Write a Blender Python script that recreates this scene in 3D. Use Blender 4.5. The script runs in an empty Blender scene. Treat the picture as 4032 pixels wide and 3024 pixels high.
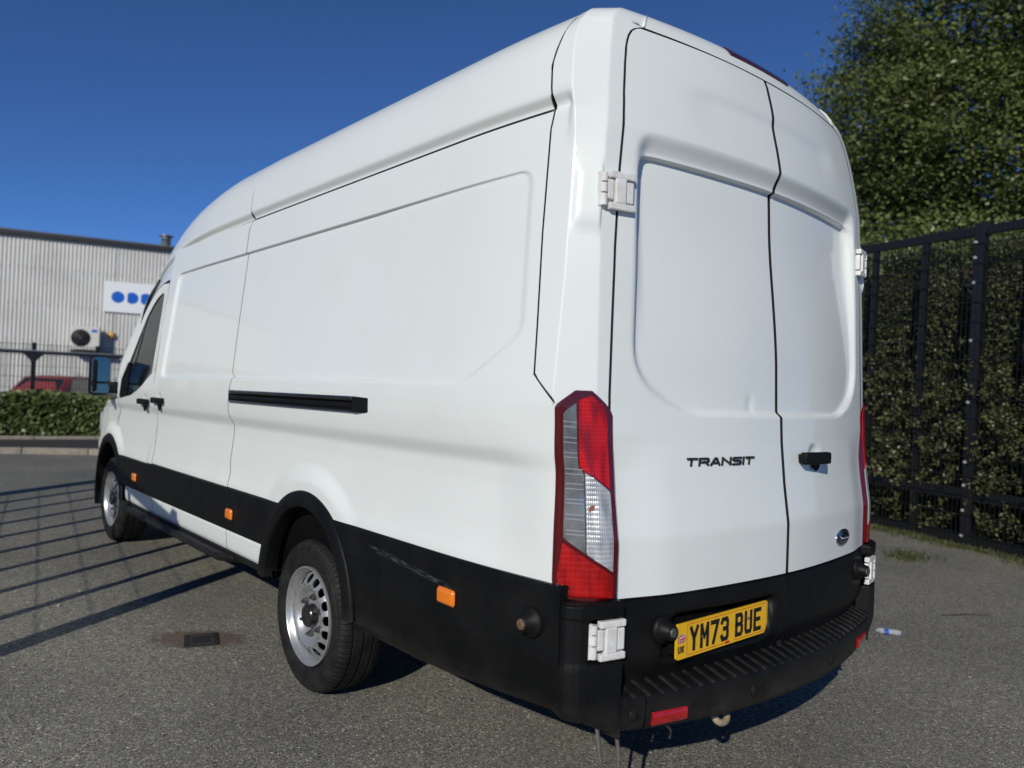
import bpy, bmesh, math, random
import numpy as np
from mathutils import Matrix, Vector
R = math.radians
rng = np.random.default_rng(7)
random.seed(7)
S = bpy.context.scene
COL = S.collection

# ------------------------------------------------------------------ camera, sky, sun, exposure
RAKE = math.atan(.0205)                      # the unladen van stands nose-down on level ground
M_VAN = Matrix.Rotation(-RAKE, 4, 'X') @ Matrix.Translation((0, 0, .041))
def cam_matrix(loc, yaw, pitch, roll):
    cy, sy, cp, sp = math.cos(yaw), math.sin(yaw), math.cos(pitch), math.sin(pitch)
    f = Vector((sy*cp, cy*cp, sp)); r = Vector((cy, -sy, 0)); u = r.cross(f)
    c, s = math.cos(roll), math.sin(roll)
    r2 = r*c + u*s; u2 = u*c - r*s
    m = Matrix.Identity(4)
    for i in range(3):
        m[i][0], m[i][1], m[i][2], m[i][3] = r2[i], u2[i], -f[i], loc[i]
    return m
cd = bpy.data.cameras.new('camera'); cam = bpy.data.objects.new('camera', cd); COL.objects.link(cam)
cam.matrix_world = M_VAN @ cam_matrix((-2.5774, -1.4400, 1.3939), R(40.60), R(.719), R(2.032))
cd.sensor_width = 36; cd.lens = 26.84; cd.clip_start = .05; cd.clip_end = 2000
cd.dof.use_dof = True; cd.dof.focus_distance = 2.95; cd.dof.aperture_fstop = 2.2
S.camera = cam
SUN_EL, SUN_AZ = 27.5, 58.0                   # light travels towards azimuth 58 deg (from +Y to +X)
W = bpy.data.worlds.new('World'); S.world = W; W.use_nodes = True
nt = W.node_tree; nt.nodes.clear()
sky = nt.nodes.new('ShaderNodeTexSky'); sky.sky_type = 'NISHITA'; sky.sun_disc = False
sky.sun_elevation = R(SUN_EL); sky.sun_rotation = R(SUN_AZ + 180)
sky.altitude = 5000; sky.air_density = 1.0; sky.dust_density = .0; sky.ozone_density = 10.0
bg = nt.nodes.new('ShaderNodeBackground'); bg.inputs[1].default_value = .098
wo = nt.nodes.new('ShaderNodeOutputWorld')
nt.links.new(sky.outputs[0], bg.inputs[0]); nt.links.new(bg.outputs[0], wo.inputs[0])
sl = bpy.data.lights.new('sun', 'SUN'); sl.energy = 3.5; sl.angle = R(.5); sl.color = (1, .95, .85)
so = bpy.data.objects.new('sun', sl); COL.objects.link(so)
d = Vector((math.sin(R(SUN_AZ))*math.cos(R(SUN_EL)), math.cos(R(SUN_AZ))*math.cos(R(SUN_EL)), -math.sin(R(SUN_EL))))
so.rotation_euler = d.to_track_quat('-Z', 'Y').to_euler(); so.location = (-8, -6, 12)
S.view_settings.view_transform = 'Standard'; S.view_settings.look = 'None'
S.view_settings.exposure = 0; S.view_settings.gamma = 1; S.view_settings.use_curve_mapping = False
S.render.resolution_x, S.render.resolution_y = 1024, 768

# ------------------------------------------------------------------ materials
def new_mat(name):
    m = bpy.data.materials.new(name); m.use_nodes = True
    return m, m.node_tree, m.node_tree.nodes['Principled BSDF']
def mat(name, col, rough=.5, metal=0, coat=0, coat_rough=.03, trans=0, ior=1.5, alpha=1,
        vary=0, vscale=6, bump=0, bscale=200, rvary=0, vcol=None):
    m, t, b = new_mat(name); N, L = t.nodes, t.links
    b.inputs['Base Color'].default_value = (*col, 1); b.inputs['Roughness'].default_value = rough
    b.inputs['Metallic'].default_value = metal; b.inputs['Coat Weight'].default_value = coat
    b.inputs['Coat Roughness'].default_value = coat_rough; b.inputs['Transmission Weight'].default_value = trans
    b.inputs['IOR'].default_value = ior; b.inputs['Alpha'].default_value = alpha
    if vary or bump or rvary: tc = N.new('ShaderNodeTexCoord')
    if vary or rvary:
        n = N.new('ShaderNodeTexNoise'); n.inputs['Scale'].default_value = vscale; n.inputs['Detail'].default_value = 6
        n.inputs['Roughness'].default_value = .65
        L.new(tc.outputs['Object'], n.inputs['Vector'])
    if vary:
        mx = N.new('ShaderNodeMix'); mx.data_type = 'RGBA'
        v = vcol or tuple(c*(1-vary) for c in col)
        mx.inputs[6].default_value = (*col, 1); mx.inputs[7].default_value = (*v, 1)
        rp = N.new('ShaderNodeMapRange'); rp.inputs[1].default_value = .38; rp.inputs[2].default_value = .68
        L.new(n.outputs[0], rp.inputs[0]); L.new(rp.outputs[0], mx.inputs[0]); L.new(mx.outputs[2], b.inputs['Base Color'])
    if rvary:
        rp2 = N.new('ShaderNodeMapRange'); rp2.inputs[1].default_value = .3; rp2.inputs[2].default_value = .7
        rp2.inputs[3].default_value = rough - rvary; rp2.inputs[4].default_value = rough + rvary
        L.new(n.outputs[0], rp2.inputs[0]); L.new(rp2.outputs[0], b.inputs['Roughness'])
    if bump:
        n2 = N.new('ShaderNodeTexNoise'); n2.inputs['Scale'].default_value = bscale; n2.inputs['Detail'].default_value = 3
        L.new(tc.outputs['Object'], n2.inputs['Vector'])
        bp = N.new('ShaderNodeBump'); bp.inputs['Strength'].default_value = bump; bp.inputs['Distance'].default_value = .002
        L.new(n2.outputs[0], bp.inputs['Height']); L.new(bp.outputs[0], b.inputs['Normal'])
    return m

def math_node(t, op, a=None, b=None, clamp=False):
    n = t.nodes.new('ShaderNodeMath'); n.operation = op; n.use_clamp = clamp
    for i, v in enumerate((a, b)):
        if v is None: continue
        if isinstance(v, (int, float)): n.inputs[i].default_value = v
        else: t.links.new(v, n.inputs[i])
    return n.outputs[0]
def ramp(t, fac, stops):
    n = t.nodes.new('ShaderNodeValToRGB'); e = n.color_ramp.elements
    while len(e) < len(stops): e.new(.5)
    for i, (p, c) in enumerate(stops): e[i].position = p; e[i].color = (*c, 1)
    t.links.new(fac, n.inputs[0]); return n.outputs[0]
def mapr(t, v, a, b, c=0, d=1):
    n = t.nodes.new('ShaderNodeMapRange'); n.clamp = True
    for i, x in enumerate((a, b, c, d)): n.inputs[i+1].default_value = x
    t.links.new(v, n.inputs[0]); return n.outputs[0]
def mixc(t, fac, a, b):
    n = t.nodes.new('ShaderNodeMix'); n.data_type = 'RGBA'
    for i, v in ((0, fac), (6, a), (7, b)):
        if isinstance(v, tuple): n.inputs[i].default_value = (*v, 1)
        elif isinstance(v, (int, float)): n.inputs[i].default_value = v
        else: t.links.new(v, n.inputs[i])
    return n.outputs[2]

def asphalt(name, lo, hi, scale=85, stain=False, speck=True, tint=(1, .97, .91)):
    m, t, b = new_mat(name); N, L = t.nodes, t.links
    tc = N.new('ShaderNodeTexCoord'); P = tc.outputs['Object']
    nz = N.new('ShaderNodeTexNoise'); nz.inputs['Scale'].default_value = 40; nz.inputs['Detail'].default_value = 2
    L.new(P, nz.inputs['Vector'])
    wv = N.new('ShaderNodeVectorMath'); wv.operation = 'MULTIPLY_ADD'
    wv.inputs[1].default_value = (.012, .012, .012); L.new(nz.outputs[1], wv.inputs[0]); L.new(P, wv.inputs[2])
    vo = N.new('ShaderNodeTexVoronoi'); vo.inputs['Scale'].default_value = scale; L.new(wv.outputs[0], vo.inputs['Vector'])
    ve = N.new('ShaderNodeTexVoronoi'); ve.feature = 'DISTANCE_TO_EDGE'; ve.inputs['Scale'].default_value = scale
    L.new(wv.outputs[0], ve.inputs['Vector'])
    sx = N.new('ShaderNodeSeparateColor'); L.new(vo.outputs['Color'], sx.inputs[0])
    l3 = lambda k: tuple(k*x for x in tint)
    mid = (lo+hi)/2
    c = ramp(t, sx.outputs[0], [(0, l3(lo)), (.45, l3(mid*.85)), (.8, l3(mid*1.15)), (.95, l3(hi)), (1, l3(hi*1.5))])
    gap = mapr(t, ve.outputs['Distance'], .01, .13)
    keep = math_node(t, 'GREATER_THAN', sx.outputs[1], .30)
    pit = math_node(t, 'MULTIPLY', math_node(t, 'GREATER_THAN', sx.outputs[1], .84), math_node(t, 'LESS_THAN', vo.outputs['Distance'], .42))
    c = mixc(t, gap, l3(lo*.30), c); c = mixc(t, math_node(t, 'MULTIPLY', pit, .85), c, l3(lo*.12))
    big = N.new('ShaderNodeTexNoise'); big.inputs['Scale'].default_value = .9; big.inputs['Detail'].default_value = 5
    L.new(P, big.inputs['Vector'])
    c2 = N.new('ShaderNodeMix'); c2.data_type = 'RGBA'; c2.blend_type = 'MULTIPLY'; c2.inputs[0].default_value = 1
    L.new(c, c2.inputs[6]); L.new(ramp(t, big.outputs[0], [(.28, (.74, .75, .76)), (.5, (.98, .98, .97)), (.72, (1.16, 1.13, 1.08))]), c2.inputs[7]); c = c2.outputs[2]
    if speck:
        sp = N.new('ShaderNodeTexVoronoi'); sp.inputs['Scale'].default_value = 34; L.new(wv.outputs[0], sp.inputs['Vector'])
        ss = N.new('ShaderNodeSeparateColor'); L.new(sp.outputs['Color'], ss.inputs[0])
        a = math_node(t, 'GREATER_THAN', ss.outputs[0], .990); dd = math_node(t, 'LESS_THAN', sp.outputs['Distance'], .22)
        c = mixc(t, math_node(t, 'MULTIPLY', a, dd), c, (.42, .40, .36))
    if stain:
        se = N.new('ShaderNodeSeparateXYZ'); L.new(P, se.inputs[0])
        dx = math_node(t, 'SUBTRACT', se.outputs[0], -1.135); dy = math_node(t, 'SUBTRACT', se.outputs[1], 2.755)
        # long axis of the rusty stain runs along (.81,-.58)
        u = math_node(t, 'ADD', math_node(t, 'MULTIPLY', dx, .81), math_node(t, 'MULTIPLY', dy, -.58))
        v = math_node(t, 'ADD', math_node(t, 'MULTIPLY', dx, .58), math_node(t, 'MULTIPLY', dy, .81))
        r2 = math_node(t, 'ADD', math_node(t, 'POWER', math_node(t, 'DIVIDE', u, .25), 2), math_node(t, 'POWER', math_node(t, 'DIVIDE', v, .14), 2))
        n3 = N.new('ShaderNodeTexNoise'); n3.inputs['Scale'].default_value = 22; n3.inputs['Detail'].default_value = 5; L.new(P, n3.inputs['Vector'])
        r3 = math_node(t, 'ADD', r2, math_node(t, 'MULTIPLY', math_node(t, 'SUBTRACT', n3.outputs[0], .5), 1.6))
        c = mixc(t, mapr(t, r3, 1.25, .55, 0, .75), c, (.115, .070, .045))
    L.new(c, b.inputs['Base Color']); b.inputs['Roughness'].default_value = .82
    h = math_node(t, 'MULTIPLY', gap, math_node(t, 'ADD', math_node(t, 'MULTIPLY', sx.outputs[2], .6), .4))
    bp = N.new('ShaderNodeBump'); bp.inputs['Strength'].default_value = .75; bp.inputs['Distance'].default_value = .006
    L.new(h, bp.inputs['Height']); L.new(bp.outputs[0], b.inputs['Normal'])
    return m

def leafmat(name, a, b_, c_, trans=.25):
    m, t, b = new_mat(name); N, L = t.nodes, t.links
    at = N.new('ShaderNodeAttribute'); at.attribute_name = 'rnd'
    col = ramp(t, at.outputs['Fac'], [(0, a), (.55, b_), (1, c_)])
    L.new(col, b.inputs['Base Color']); b.inputs['Roughness'].default_value = .42
    tr = N.new('ShaderNodeBsdfTranslucent'); L.new(col, tr.inputs[0])
    mx = N.new('ShaderNodeMixShader'); mx.inputs[0].default_value = trans
    L.new(b.outputs[0], mx.inputs[1]); L.new(tr.outputs[0], mx.inputs[2]); L.new(mx.outputs[0], N['Material Output'].inputs[0])
    return m

M = {}
def paint(name, rough):
    m, t, b = new_mat(name); N, L = t.nodes, t.links
    tc = N.new('ShaderNodeTexCoord'); n = N.new('ShaderNodeTexNoise'); n.inputs['Scale'].default_value = 2.2; n.inputs['Detail'].default_value = 8
    n.inputs['Roughness'].default_value = .7; L.new(tc.outputs['Object'], n.inputs['Vector'])
    c = mixc(t, mapr(t, n.outputs[0], .50, .80), (.762, .795, .755), (.745, .770, .722))
    f = N.new('ShaderNodeTexVoronoi'); f.inputs['Scale'].default_value = 17; L.new(tc.outputs['Object'], f.inputs['Vector'])
    sc = N.new('ShaderNodeSeparateColor'); L.new(f.outputs['Color'], sc.inputs[0])
    chip = math_node(t, 'MULTIPLY', math_node(t, 'GREATER_THAN', sc.outputs[0], .985), math_node(t, 'LESS_THAN', f.outputs['Distance'], .045))
    c = mixc(t, chip, c, (.30, .27, .23))
    L.new(c, b.inputs['Base Color']); b.inputs['Roughness'].default_value = rough
    b.inputs['Coat Weight'].default_value = .6
    L.new(mapr(t, n.outputs[0], .40, .80, .02, .09), b.inputs['Coat Roughness'])
    return m
M['paint'] = paint('white_paint', .4)
def plastic():
    m, t, b = new_mat('black_cladding'); N, L = t.nodes, t.links
    tc = N.new('ShaderNodeTexCoord'); P = tc.outputs['Object']
    n = N.new('ShaderNodeTexNoise'); n.inputs['Scale'].default_value = 5; n.inputs['Detail'].default_value = 8; n.inputs['Roughness'].default_value = .7
    L.new(P, n.inputs['Vector'])
    c = mixc(t, mapr(t, n.outputs[0], .42, .75), (.0042, .0044, .0046), (.0095, .0093, .0088))
    # pale scuffs: a long scrape behind the rear wheel
    se = N.new('ShaderNodeSeparateXYZ'); L.new(P, se.inputs[0])
    mp = N.new('ShaderNodeMapping'); mp.inputs['Scale'].default_value = (3, 9, 70); mp.inputs['Rotation'].default_value = (R(-4), 0, 0)
    L.new(P, mp.inputs[0]); ns = N.new('ShaderNodeTexNoise'); ns.inputs['Scale'].default_value = 2; ns.inputs['Detail'].default_value = 4; L.new(mp.outputs[0], ns.inputs['Vector'])
    zc = math_node(t, 'ADD', math_node(t, 'MULTIPLY', se.outputs[1], .085), .672)
    dz = math_node(t, 'ABSOLUTE', math_node(t, 'SUBTRACT', se.outputs[2], zc))
    band = math_node(t, 'MULTIPLY', mapr(t, dz, .014, .0), math_node(t, 'MULTIPLY', mapr(t, se.outputs[1], .60, .75), mapr(t, se.outputs[1], 1.22, 1.14)))
    left = math_node(t, 'LESS_THAN', se.outputs[0], 0)
    sc = math_node(t, 'MULTIPLY', math_node(t, 'MULTIPLY', band, left), mapr(t, ns.outputs[0], .42, .62, 0, .8))
    c = mixc(t, sc, c, (.085, .09, .10))
    v = N.new('ShaderNodeTexVoronoi'); v.inputs['Scale'].default_value = 26; L.new(P, v.inputs['Vector'])
    s2 = N.new('ShaderNodeSeparateColor'); L.new(v.outputs['Color'], s2.inputs[0])
    dot = math_node(t, 'MULTIPLY', math_node(t, 'GREATER_THAN', s2.outputs[0], .90), math_node(t, 'LESS_THAN', v.outputs['Distance'], .045))
    c = mixc(t, dot, c, (.25, .25, .24))
    # dry road dust on the lowest edge
    dust = math_node(t, 'MULTIPLY', mapr(t, se.outputs[2], .50, .40), mapr(t, n.outputs[0], .3, .6))
    c = mixc(t, math_node(t, 'MULTIPLY', dust, .6), c, (.045, .042, .038))
    L.new(c, b.inputs['Base Color']); L.new(mapr(t, n.outputs[0], .3, .75, .40, .60), b.inputs['Roughness']); b.inputs['Specular IOR Level'].default_value = .18
    n2 = N.new('ShaderNodeTexNoise'); n2.inputs['Scale'].default_value = 420; L.new(P, n2.inputs['Vector'])
    bp = N.new('ShaderNodeBump'); bp.inputs['Strength'].default_value = .25; bp.inputs['Distance'].default_value = .001
    L.new(n2.outputs[0], bp.inputs['Height']); L.new(bp.outputs[0], b.inputs['Normal'])
    return m
M['plastic'] = plastic()
M['rib'] = mat('worn_step_rib', (.010, .010, .0105), .26, vary=.5, vscale=30, vcol=(.028, .028, .028))
M['gloss_black'] = mat('gloss_black', (.012, .012, .013), .25, coat=.5)
M['dark'] = mat('dark_inside', (.0045, .0045, .0048), .85)
M['dark'].node_tree.nodes['Principled BSDF'].inputs['Specular IOR Level'].default_value = .1
M['rubber'] = mat('tyre_rubber', (.0085, .0085, .009), .60, vary=.6, vscale=14, vcol=(.024, .023, .021), bump=.4, bscale=160)
M['rubber'].node_tree.nodes['Principled BSDF'].inputs['Specular IOR Level'].default_value = .22
M['seal_and_shade'] = mat('rubber_seal_and_gap_shade', (.010, .010, .010), .6)  # rubber of the centre strip; on panel return edges it is painted gap shade
M['steel'] = mat('silver_wheel_paint', (.46, .47, .48), .34, metal=.6, vary=.25, vscale=16, vcol=(.36, .355, .34), rvary=.06)
M['nut'] = mat('nut_steel', (.13, .128, .125), .5, metal=.5, vary=.6, vscale=60, vcol=(.05, .048, .045))
M['rust'] = mat('rusty_bolt', (.10, .045, .018), .8, vary=.7, vscale=90, vcol=(.16, .12, .08), bump=.8, bscale=300)
M['amber'] = mat('amber_lens', (.80, .20, .008), .18, coat=1, bump=.5, bscale=120)
M['refl_red'] = mat('red_reflector', (.42, .012, .012), .22, coat=1, vary=.5, vscale=40, vcol=(.28, .004, .006))
M['hinge'] = mat('white_hinge_paint', (.78, .78, .76), .38, coat=.4, vary=.25, vscale=22, vcol=(.62, .60, .55))
M['plate'] = mat('yellow_plate', (.90, .51, .012), .38, coat=.5, vary=.10, vscale=30)
M['ink'] = mat('plate_ink', (.008, .008, .008), .35)
M['inkred'] = mat('plate_red', (.55, .02, .015), .5)
M['white'] = mat('flat_white', (.8, .8, .8), .5)
M['navy'] = mat('flag_blue', (.01, .015, .12), .4)
M['chrome'] = mat('chrome', (.75, .76, .78), .12, metal=1)
M['badge'] = mat('badge_black', (.010, .010, .011), .2, coat=1)
M['badgeblue'] = mat('badge_blue', (.006, .012, .035), .15, coat=1)
M['brake'] = mat('brake_light_lens', (.060, .003, .008), .1, coat=1)
M['eye'] = mat('tow_eye_primer', (.36, .27, .18), .7, vary=.4, vscale=40)
M['cable'] = mat('frayed_cable', (.12, .11, .10), .8, vary=.5, vscale=80)
def glass(name, col, alpha):
    m, t, b = new_mat(name)
    b.inputs['Base Color'].default_value = (*col, 1); b.inputs['Roughness'].default_value = .02
    b.inputs['Alpha'].default_value = alpha; b.inputs['Specular IOR Level'].default_value = .35
    return m
M['glass'] = glass('tinted_glass', (.003, .005, .005), .92)
M['mirror'] = mat('mirror_glass', (.12, .17, .19), .03, metal=1)
M['seat'] = mat('seat_cloth', (.03, .03, .033), .9)
def lens(name, col, col2, rough, metal, sy, sz, strength):
    m, t, b = new_mat(name); N, L = t.nodes, t.links
    at = N.new('ShaderNodeUVMap'); at.uv_map = 'UVMap'
    sp = N.new('ShaderNodeSeparateXYZ'); L.new(at.outputs[0], sp.inputs[0])
    fl = math_node(t, 'ABSOLUTE', math_node(t, 'SINE', math_node(t, 'MULTIPLY', sp.outputs[0], sy*3.14159)))
    fv = math_node(t, 'ABSOLUTE', math_node(t, 'SINE', math_node(t, 'MULTIPLY', sp.outputs[1], sz*3.14159)))
    hgt = math_node(t, 'ADD', fl, fv)
    n = N.new('ShaderNodeTexNoise'); n.inputs['Scale'].default_value = 6; n.inputs['Detail'].default_value = 1; L.new(at.outputs[0], n.inputs['Vector'])
    L.new(mixc(t, mapr(t, n.outputs[0], .4, .65), col, col2), b.inputs['Base Color'])
    b.inputs['Roughness'].default_value = rough; b.inputs['Metallic'].default_value = metal
    b.inputs['Coat Weight'].default_value = .35; b.inputs['Coat Roughness'].default_value = .06
    bp = N.new('ShaderNodeBump'); bp.inputs['Strength'].default_value = strength; bp.inputs['Distance'].default_value = .004
    L.new(hgt, bp.inputs['Height']); L.new(bp.outputs[0], b.inputs['Normal'])
    return m
M['lamp_frame'] = mat('lamp_red_frame', (.075, .002, .004), .16, coat=.4)
M['lamp_red'] = lens('lamp_red_lens', (.56, .006, .005), (.26, .002, .003), .22, .05, 22, 52, .22)
M['lamp_low'] = lens('lamp_low_red_lens', (.42, .005, .005), (.24, .002, .003), .2, .05, 14, 36, .15)
M['lamp_clear'] = lens('lamp_clear_lens', (.60, .61, .61), (.36, .37, .38), .24, .30, 30, 44, .35)
M['lamp_strip'] = mat('lamp_clear_strip', (.27, .28, .285), .12, metal=.4, coat=1, vary=.5, vscale=11, vcol=(.12, .125, .13))
M['bulb'] = mat('bulb_orange', (.26, .07, .02), .3, coat=.5)
M['lamp_bar'] = mat('lamp_strip_bar', (.40, .42, .43), .25, metal=.3, coat=.5)
# surroundings
M['asphalt'] = asphalt('asphalt', .215, .47, scale=108, stain=True, tint=(1, .960, .79))
M['pave'] = asphalt('pavement_asphalt', .045, .10, 70, speck=False)
M['kerb'] = mat('kerb_concrete', (.30, .27, .22), .85, vary=.35, vscale=9, bump=.6, bscale=120)
M['soil'] = mat('soil', (.055, .042, .03), .95, vary=.5, vscale=20, bump=1, bscale=60)
M['fence'] = mat('black_fence_steel', (.010, .0105, .012), .42)
M['bolt'] = mat('galvanised_bolt', (.62, .64, .66), .3, metal=.6)
M['clad'] = mat('grey_wall_sheet', (.63, .625, .595), .5, vary=.16, vscale=.7)
M['trim'] = mat('black_roof_trim', (.016, .016, .018), .5)
M['roofsheet'] = mat('roof_sheet', (.20, .21, .22), .5, vary=.4, vscale=1.5)
M['galv'] = mat('galvanised_flue', (.38, .39, .40), .42, metal=.7, vary=.3, vscale=5)
M['signwhite'] = mat('sign_white', (.78, .80, .82), .4)
M['signblue'] = mat('sign_blue', (.004, .11, .52), .4)
M['acbody'] = mat('ac_cream', (.62, .61, .56), .5)
M['acdark'] = mat('ac_fan_black', (.02, .02, .022), .5)
M['yellow'] = mat('yellow_plastic', (.62, .36, .09), .5)
M['carred'] = mat('faded_red_paint', (.27, .050, .044), .45, coat=.3, vary=.2, vscale=3)
M['carglass'] = mat('car_glass', (.012, .016, .018), .05, coat=1)
M['bark'] = mat('bark', (.055, .043, .032), .9, vary=.4, vscale=12, bump=1, bscale=40)
M['leaf_tree'] = leafmat('tree_leaf', (.050, .075, .017), (.115, .148, .040), (.24, .26, .10))
M['leaf_hedge'] = leafmat('hedge_leaf', (.065, .092, .022), (.14, .18, .055), (.30, .33, .14))
M['leaf_ivy'] = leafmat('shrub_leaf', (.060, .070, .022), (.110, .122, .044), (.19, .19, .085))
M['grass'] = leafmat('grass_blade', (.035, .055, .012), (.075, .09, .025), (.15, .14, .06))
M['core'] = mat('foliage_shade_core', (.040, .034, .022), 1, vary=.5, vscale=18, bump=1, bscale=40)  # dark brown standing in for the shade deep inside the foliage
M['bottle'] = mat('clear_plastic', (.55, .60, .64), .15, coat=1, alpha=.40)
M['blueplastic'] = mat('blue_label', (.01, .06, .42), .4)
M['iron'] = mat('iron_cover', (.022, .022, .023), .55, vary=.5, vscale=30, vcol=(.04, .037, .033), bump=.5, bscale=200)
M['ironedge'] = mat('worn_iron_edge', (.085, .085, .083), .5)
M['stone'] = mat('pebble', (.34, .32, .28), .8)
M['twig'] = mat('twig', (.07, .05, .035), .9)

# ------------------------------------------------------------------ mesh helpers
def link(name, me, material, parent=None, smooth=True, kind=None, label=None):
    if smooth: me.polygons.foreach_set('use_smooth', [True]*len(me.polygons))
    if material: me.materials.append(M[material] if isinstance(material, str) else material)
    o = bpy.data.objects.new(name, me); COL.objects.link(o)
    if parent: o.parent = parent
    if kind: o['kind'] = kind
    if label: o['label'] = label
    return o
def mesh(name, v, f):
    me = bpy.data.meshes.new(name); me.from_pydata([tuple(map(float, p)) for p in v], [], f); me.update(); return me
def thing(name, label, cat, loc=(0, 0, 0), group=None):
    o = bpy.data.objects.new(name, None); COL.objects.link(o); o.location = loc
    o['label'] = label; o['category'] = cat; o.empty_display_size = .1
    if group: o['group'] = group
    return o
def tag(o, label, cat, group=None):
    o['label'] = label; o['category'] = cat
    if group: o['group'] = group
    return o
def bm_obj(name, bm, material, parent=None, smooth=False, **k):
    me = bpy.data.meshes.new(name); bmesh.ops.recalc_face_normals(bm, faces=bm.faces); bm.to_mesh(me); bm.free()
    return link(name, me, material, parent, smooth, **k)
def add_box(bm, c, s, rot=None, bevel=0, seg=2):
    m = Matrix.Translation(c) @ (rot.to_4x4() if rot else Matrix.Identity(4)) @ Matrix.Diagonal((*s, 1))
    r = bmesh.ops.create_cube(bm, size=1, matrix=m)
    if bevel:
        es = list({e for v in r['verts'] for e in v.link_edges})
        bmesh.ops.bevel(bm, geom=es, offset=bevel, segments=seg, affect='EDGES', profile=.6)
def box(name, c, s, material, parent=None, rot=None, bevel=0, smooth=False, **k):
    bm = bmesh.new(); add_box(bm, c, s, rot, bevel); return bm_obj(name, bm, material, parent, smooth, **k)
def add_tube(bm, pts, r, n=8, cap=True):
    pts = [Vector(p) for p in pts]; rs = r if isinstance(r, (list, tuple)) else [r]*len(pts)
    rings = []; prev = None
    for i, p in enumerate(pts):
        t = (pts[min(i+1, len(pts)-1)] - pts[max(i-1, 0)]).normalized()
        a = prev if prev is not None else (Vector((0, 0, 1)) if abs(t.z) < .9 else Vector((1, 0, 0)))
        x = t.cross(a).normalized(); y = x.cross(t).normalized(); prev = y
        rings.append([bm.verts.new(p + (x*math.cos(2*math.pi*k/n) + y*math.sin(2*math.pi*k/n))*rs[i]) for k in range(n)])
    for a, b in zip(rings, rings[1:]):
        for k in range(n): bm.faces.new((a[k], a[(k+1) % n], b[(k+1) % n], b[k]))
    if cap: bm.faces.new(rings[0][::-1]); bm.faces.new(rings[-1])
def add_lathe(bm, prof, axis='X', o=(0, 0, 0), n=32, a0=0, a1=2*math.pi):
    """prof: list of (axial, radius)"""
    full = abs(a1-a0-2*math.pi) < 1e-6; m = n if full else n+1
    rings = []
    for (h, r) in prof:
        ring = []
        for k in range(m):
            a = a0 + (a1-a0)*k/n; c, s = r*math.cos(a), r*math.sin(a)
            p = {'X': (h, c, s), 'Y': (c, h, s), 'Z': (c, s, h)}[axis]
            ring.append(bm.verts.new((p[0]+o[0], p[1]+o[1], p[2]+o[2])))
        rings.append(ring)
    for a, b in zip(rings, rings[1:]):
        for k in range(n):
            j = (k+1) % m
            try: bm.faces.new((a[k], a[j], b[j], b[k]))
            except ValueError: pass
def grid_vf(P):
    nr, nc = P.shape[:2]
    i = np.arange(nr*nc).reshape(nr, nc)
    f = np.stack([i[:-1, :-1], i[:-1, 1:], i[1:, 1:], i[1:, :-1]], -1).reshape(-1, 4)
    return P.reshape(-1, 3), f
def flange_vf(P, fl, base):
    """return strip round the border of a grid, turned inwards"""
    nr, nc = P.shape[:2]
    b = np.concatenate([P[0, :-1], P[:-1, -1], P[-1, :0:-1], P[:0:-1, 0]])
    q = b + np.array(fl); n = len(b); i = np.arange(n); j = (i+1) % n
    return np.concatenate([b, q]), np.stack([i, i+n, j+n, j], -1) + base
def np_mesh(name, V, F, uv=None):
    me = bpy.data.meshes.new(name); V = np.asarray(V, np.float32); F = np.asarray(F, np.int32)
    k = F.shape[1]
    me.vertices.add(len(V)); me.vertices.foreach_set('co', V.ravel())
    me.loops.add(F.size); me.loops.foreach_set('vertex_index', F.ravel())
    me.polygons.add(len(F)); me.polygons.foreach_set('loop_start', np.arange(0, F.size, k, dtype=np.int32))
    me.polygons.foreach_set('loop_total', np.full(len(F), k, np.int32))
    me.update(calc_edges=True)
    if uv is not None:
        l = me.uv_layers.new(name='UVMap'); l.data.foreach_set('uv', np.asarray(uv, np.float32)[F.ravel()].ravel())
    return me
def sheet(name, P, material, parent, fl=None, mirror=False, flip=False, uv=None, label=None, right_name=None):
    V, F = grid_vf(P)
    if fl is not None:
        v2, f2 = flange_vf(P, fl, len(V)); V = np.concatenate([V, v2]); F = np.concatenate([F, f2])
        if uv is not None: uv = np.concatenate([uv, np.zeros((len(v2), 2))])
    if flip: F = F[:, ::-1]
    nf = (P.shape[0]-1)*(P.shape[1]-1)
    def fin(o):
        if fl is not None and material == 'paint':      # return edges coloured black to paint the shade inside the panel gaps
            o.data.materials.append(M['seal_and_shade']); mi = np.zeros(len(F), np.int32); mi[nf:] = 1; o.data.polygons.foreach_set('material_index', mi)
        return o
    o = fin(link(name, np_mesh(name, V, F, uv), material, parent, label=label))
    if mirror:
        V2 = V*np.array([-1, 1, 1]); o2 = fin(link(name, np_mesh(name, V2, F[:, ::-1], uv), material, parent, label=label))
        return o, o2
    return o
def interp(tab, x):
    return np.interp(x, [t[0] for t in tab], [t[1] for t in tab])
def sm(x, a, b):
    t = np.clip((np.asarray(x, float)-a)/(b-a), 0, 1); return t*t*(3-2*t)
def smooth_table(tab, lo, hi, sig):
    g = np.arange(lo, hi, .002); v = interp(tab, g); k = np.arange(-4*sig, 4*sig+.001, .002); w = np.exp(-(k/sig)**2/2); w /= w.sum()
    p = len(k)//2; v2 = np.convolve(np.pad(v, p, mode='reflect', reflect_type='odd'), w, 'valid'); return g, v2
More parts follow.
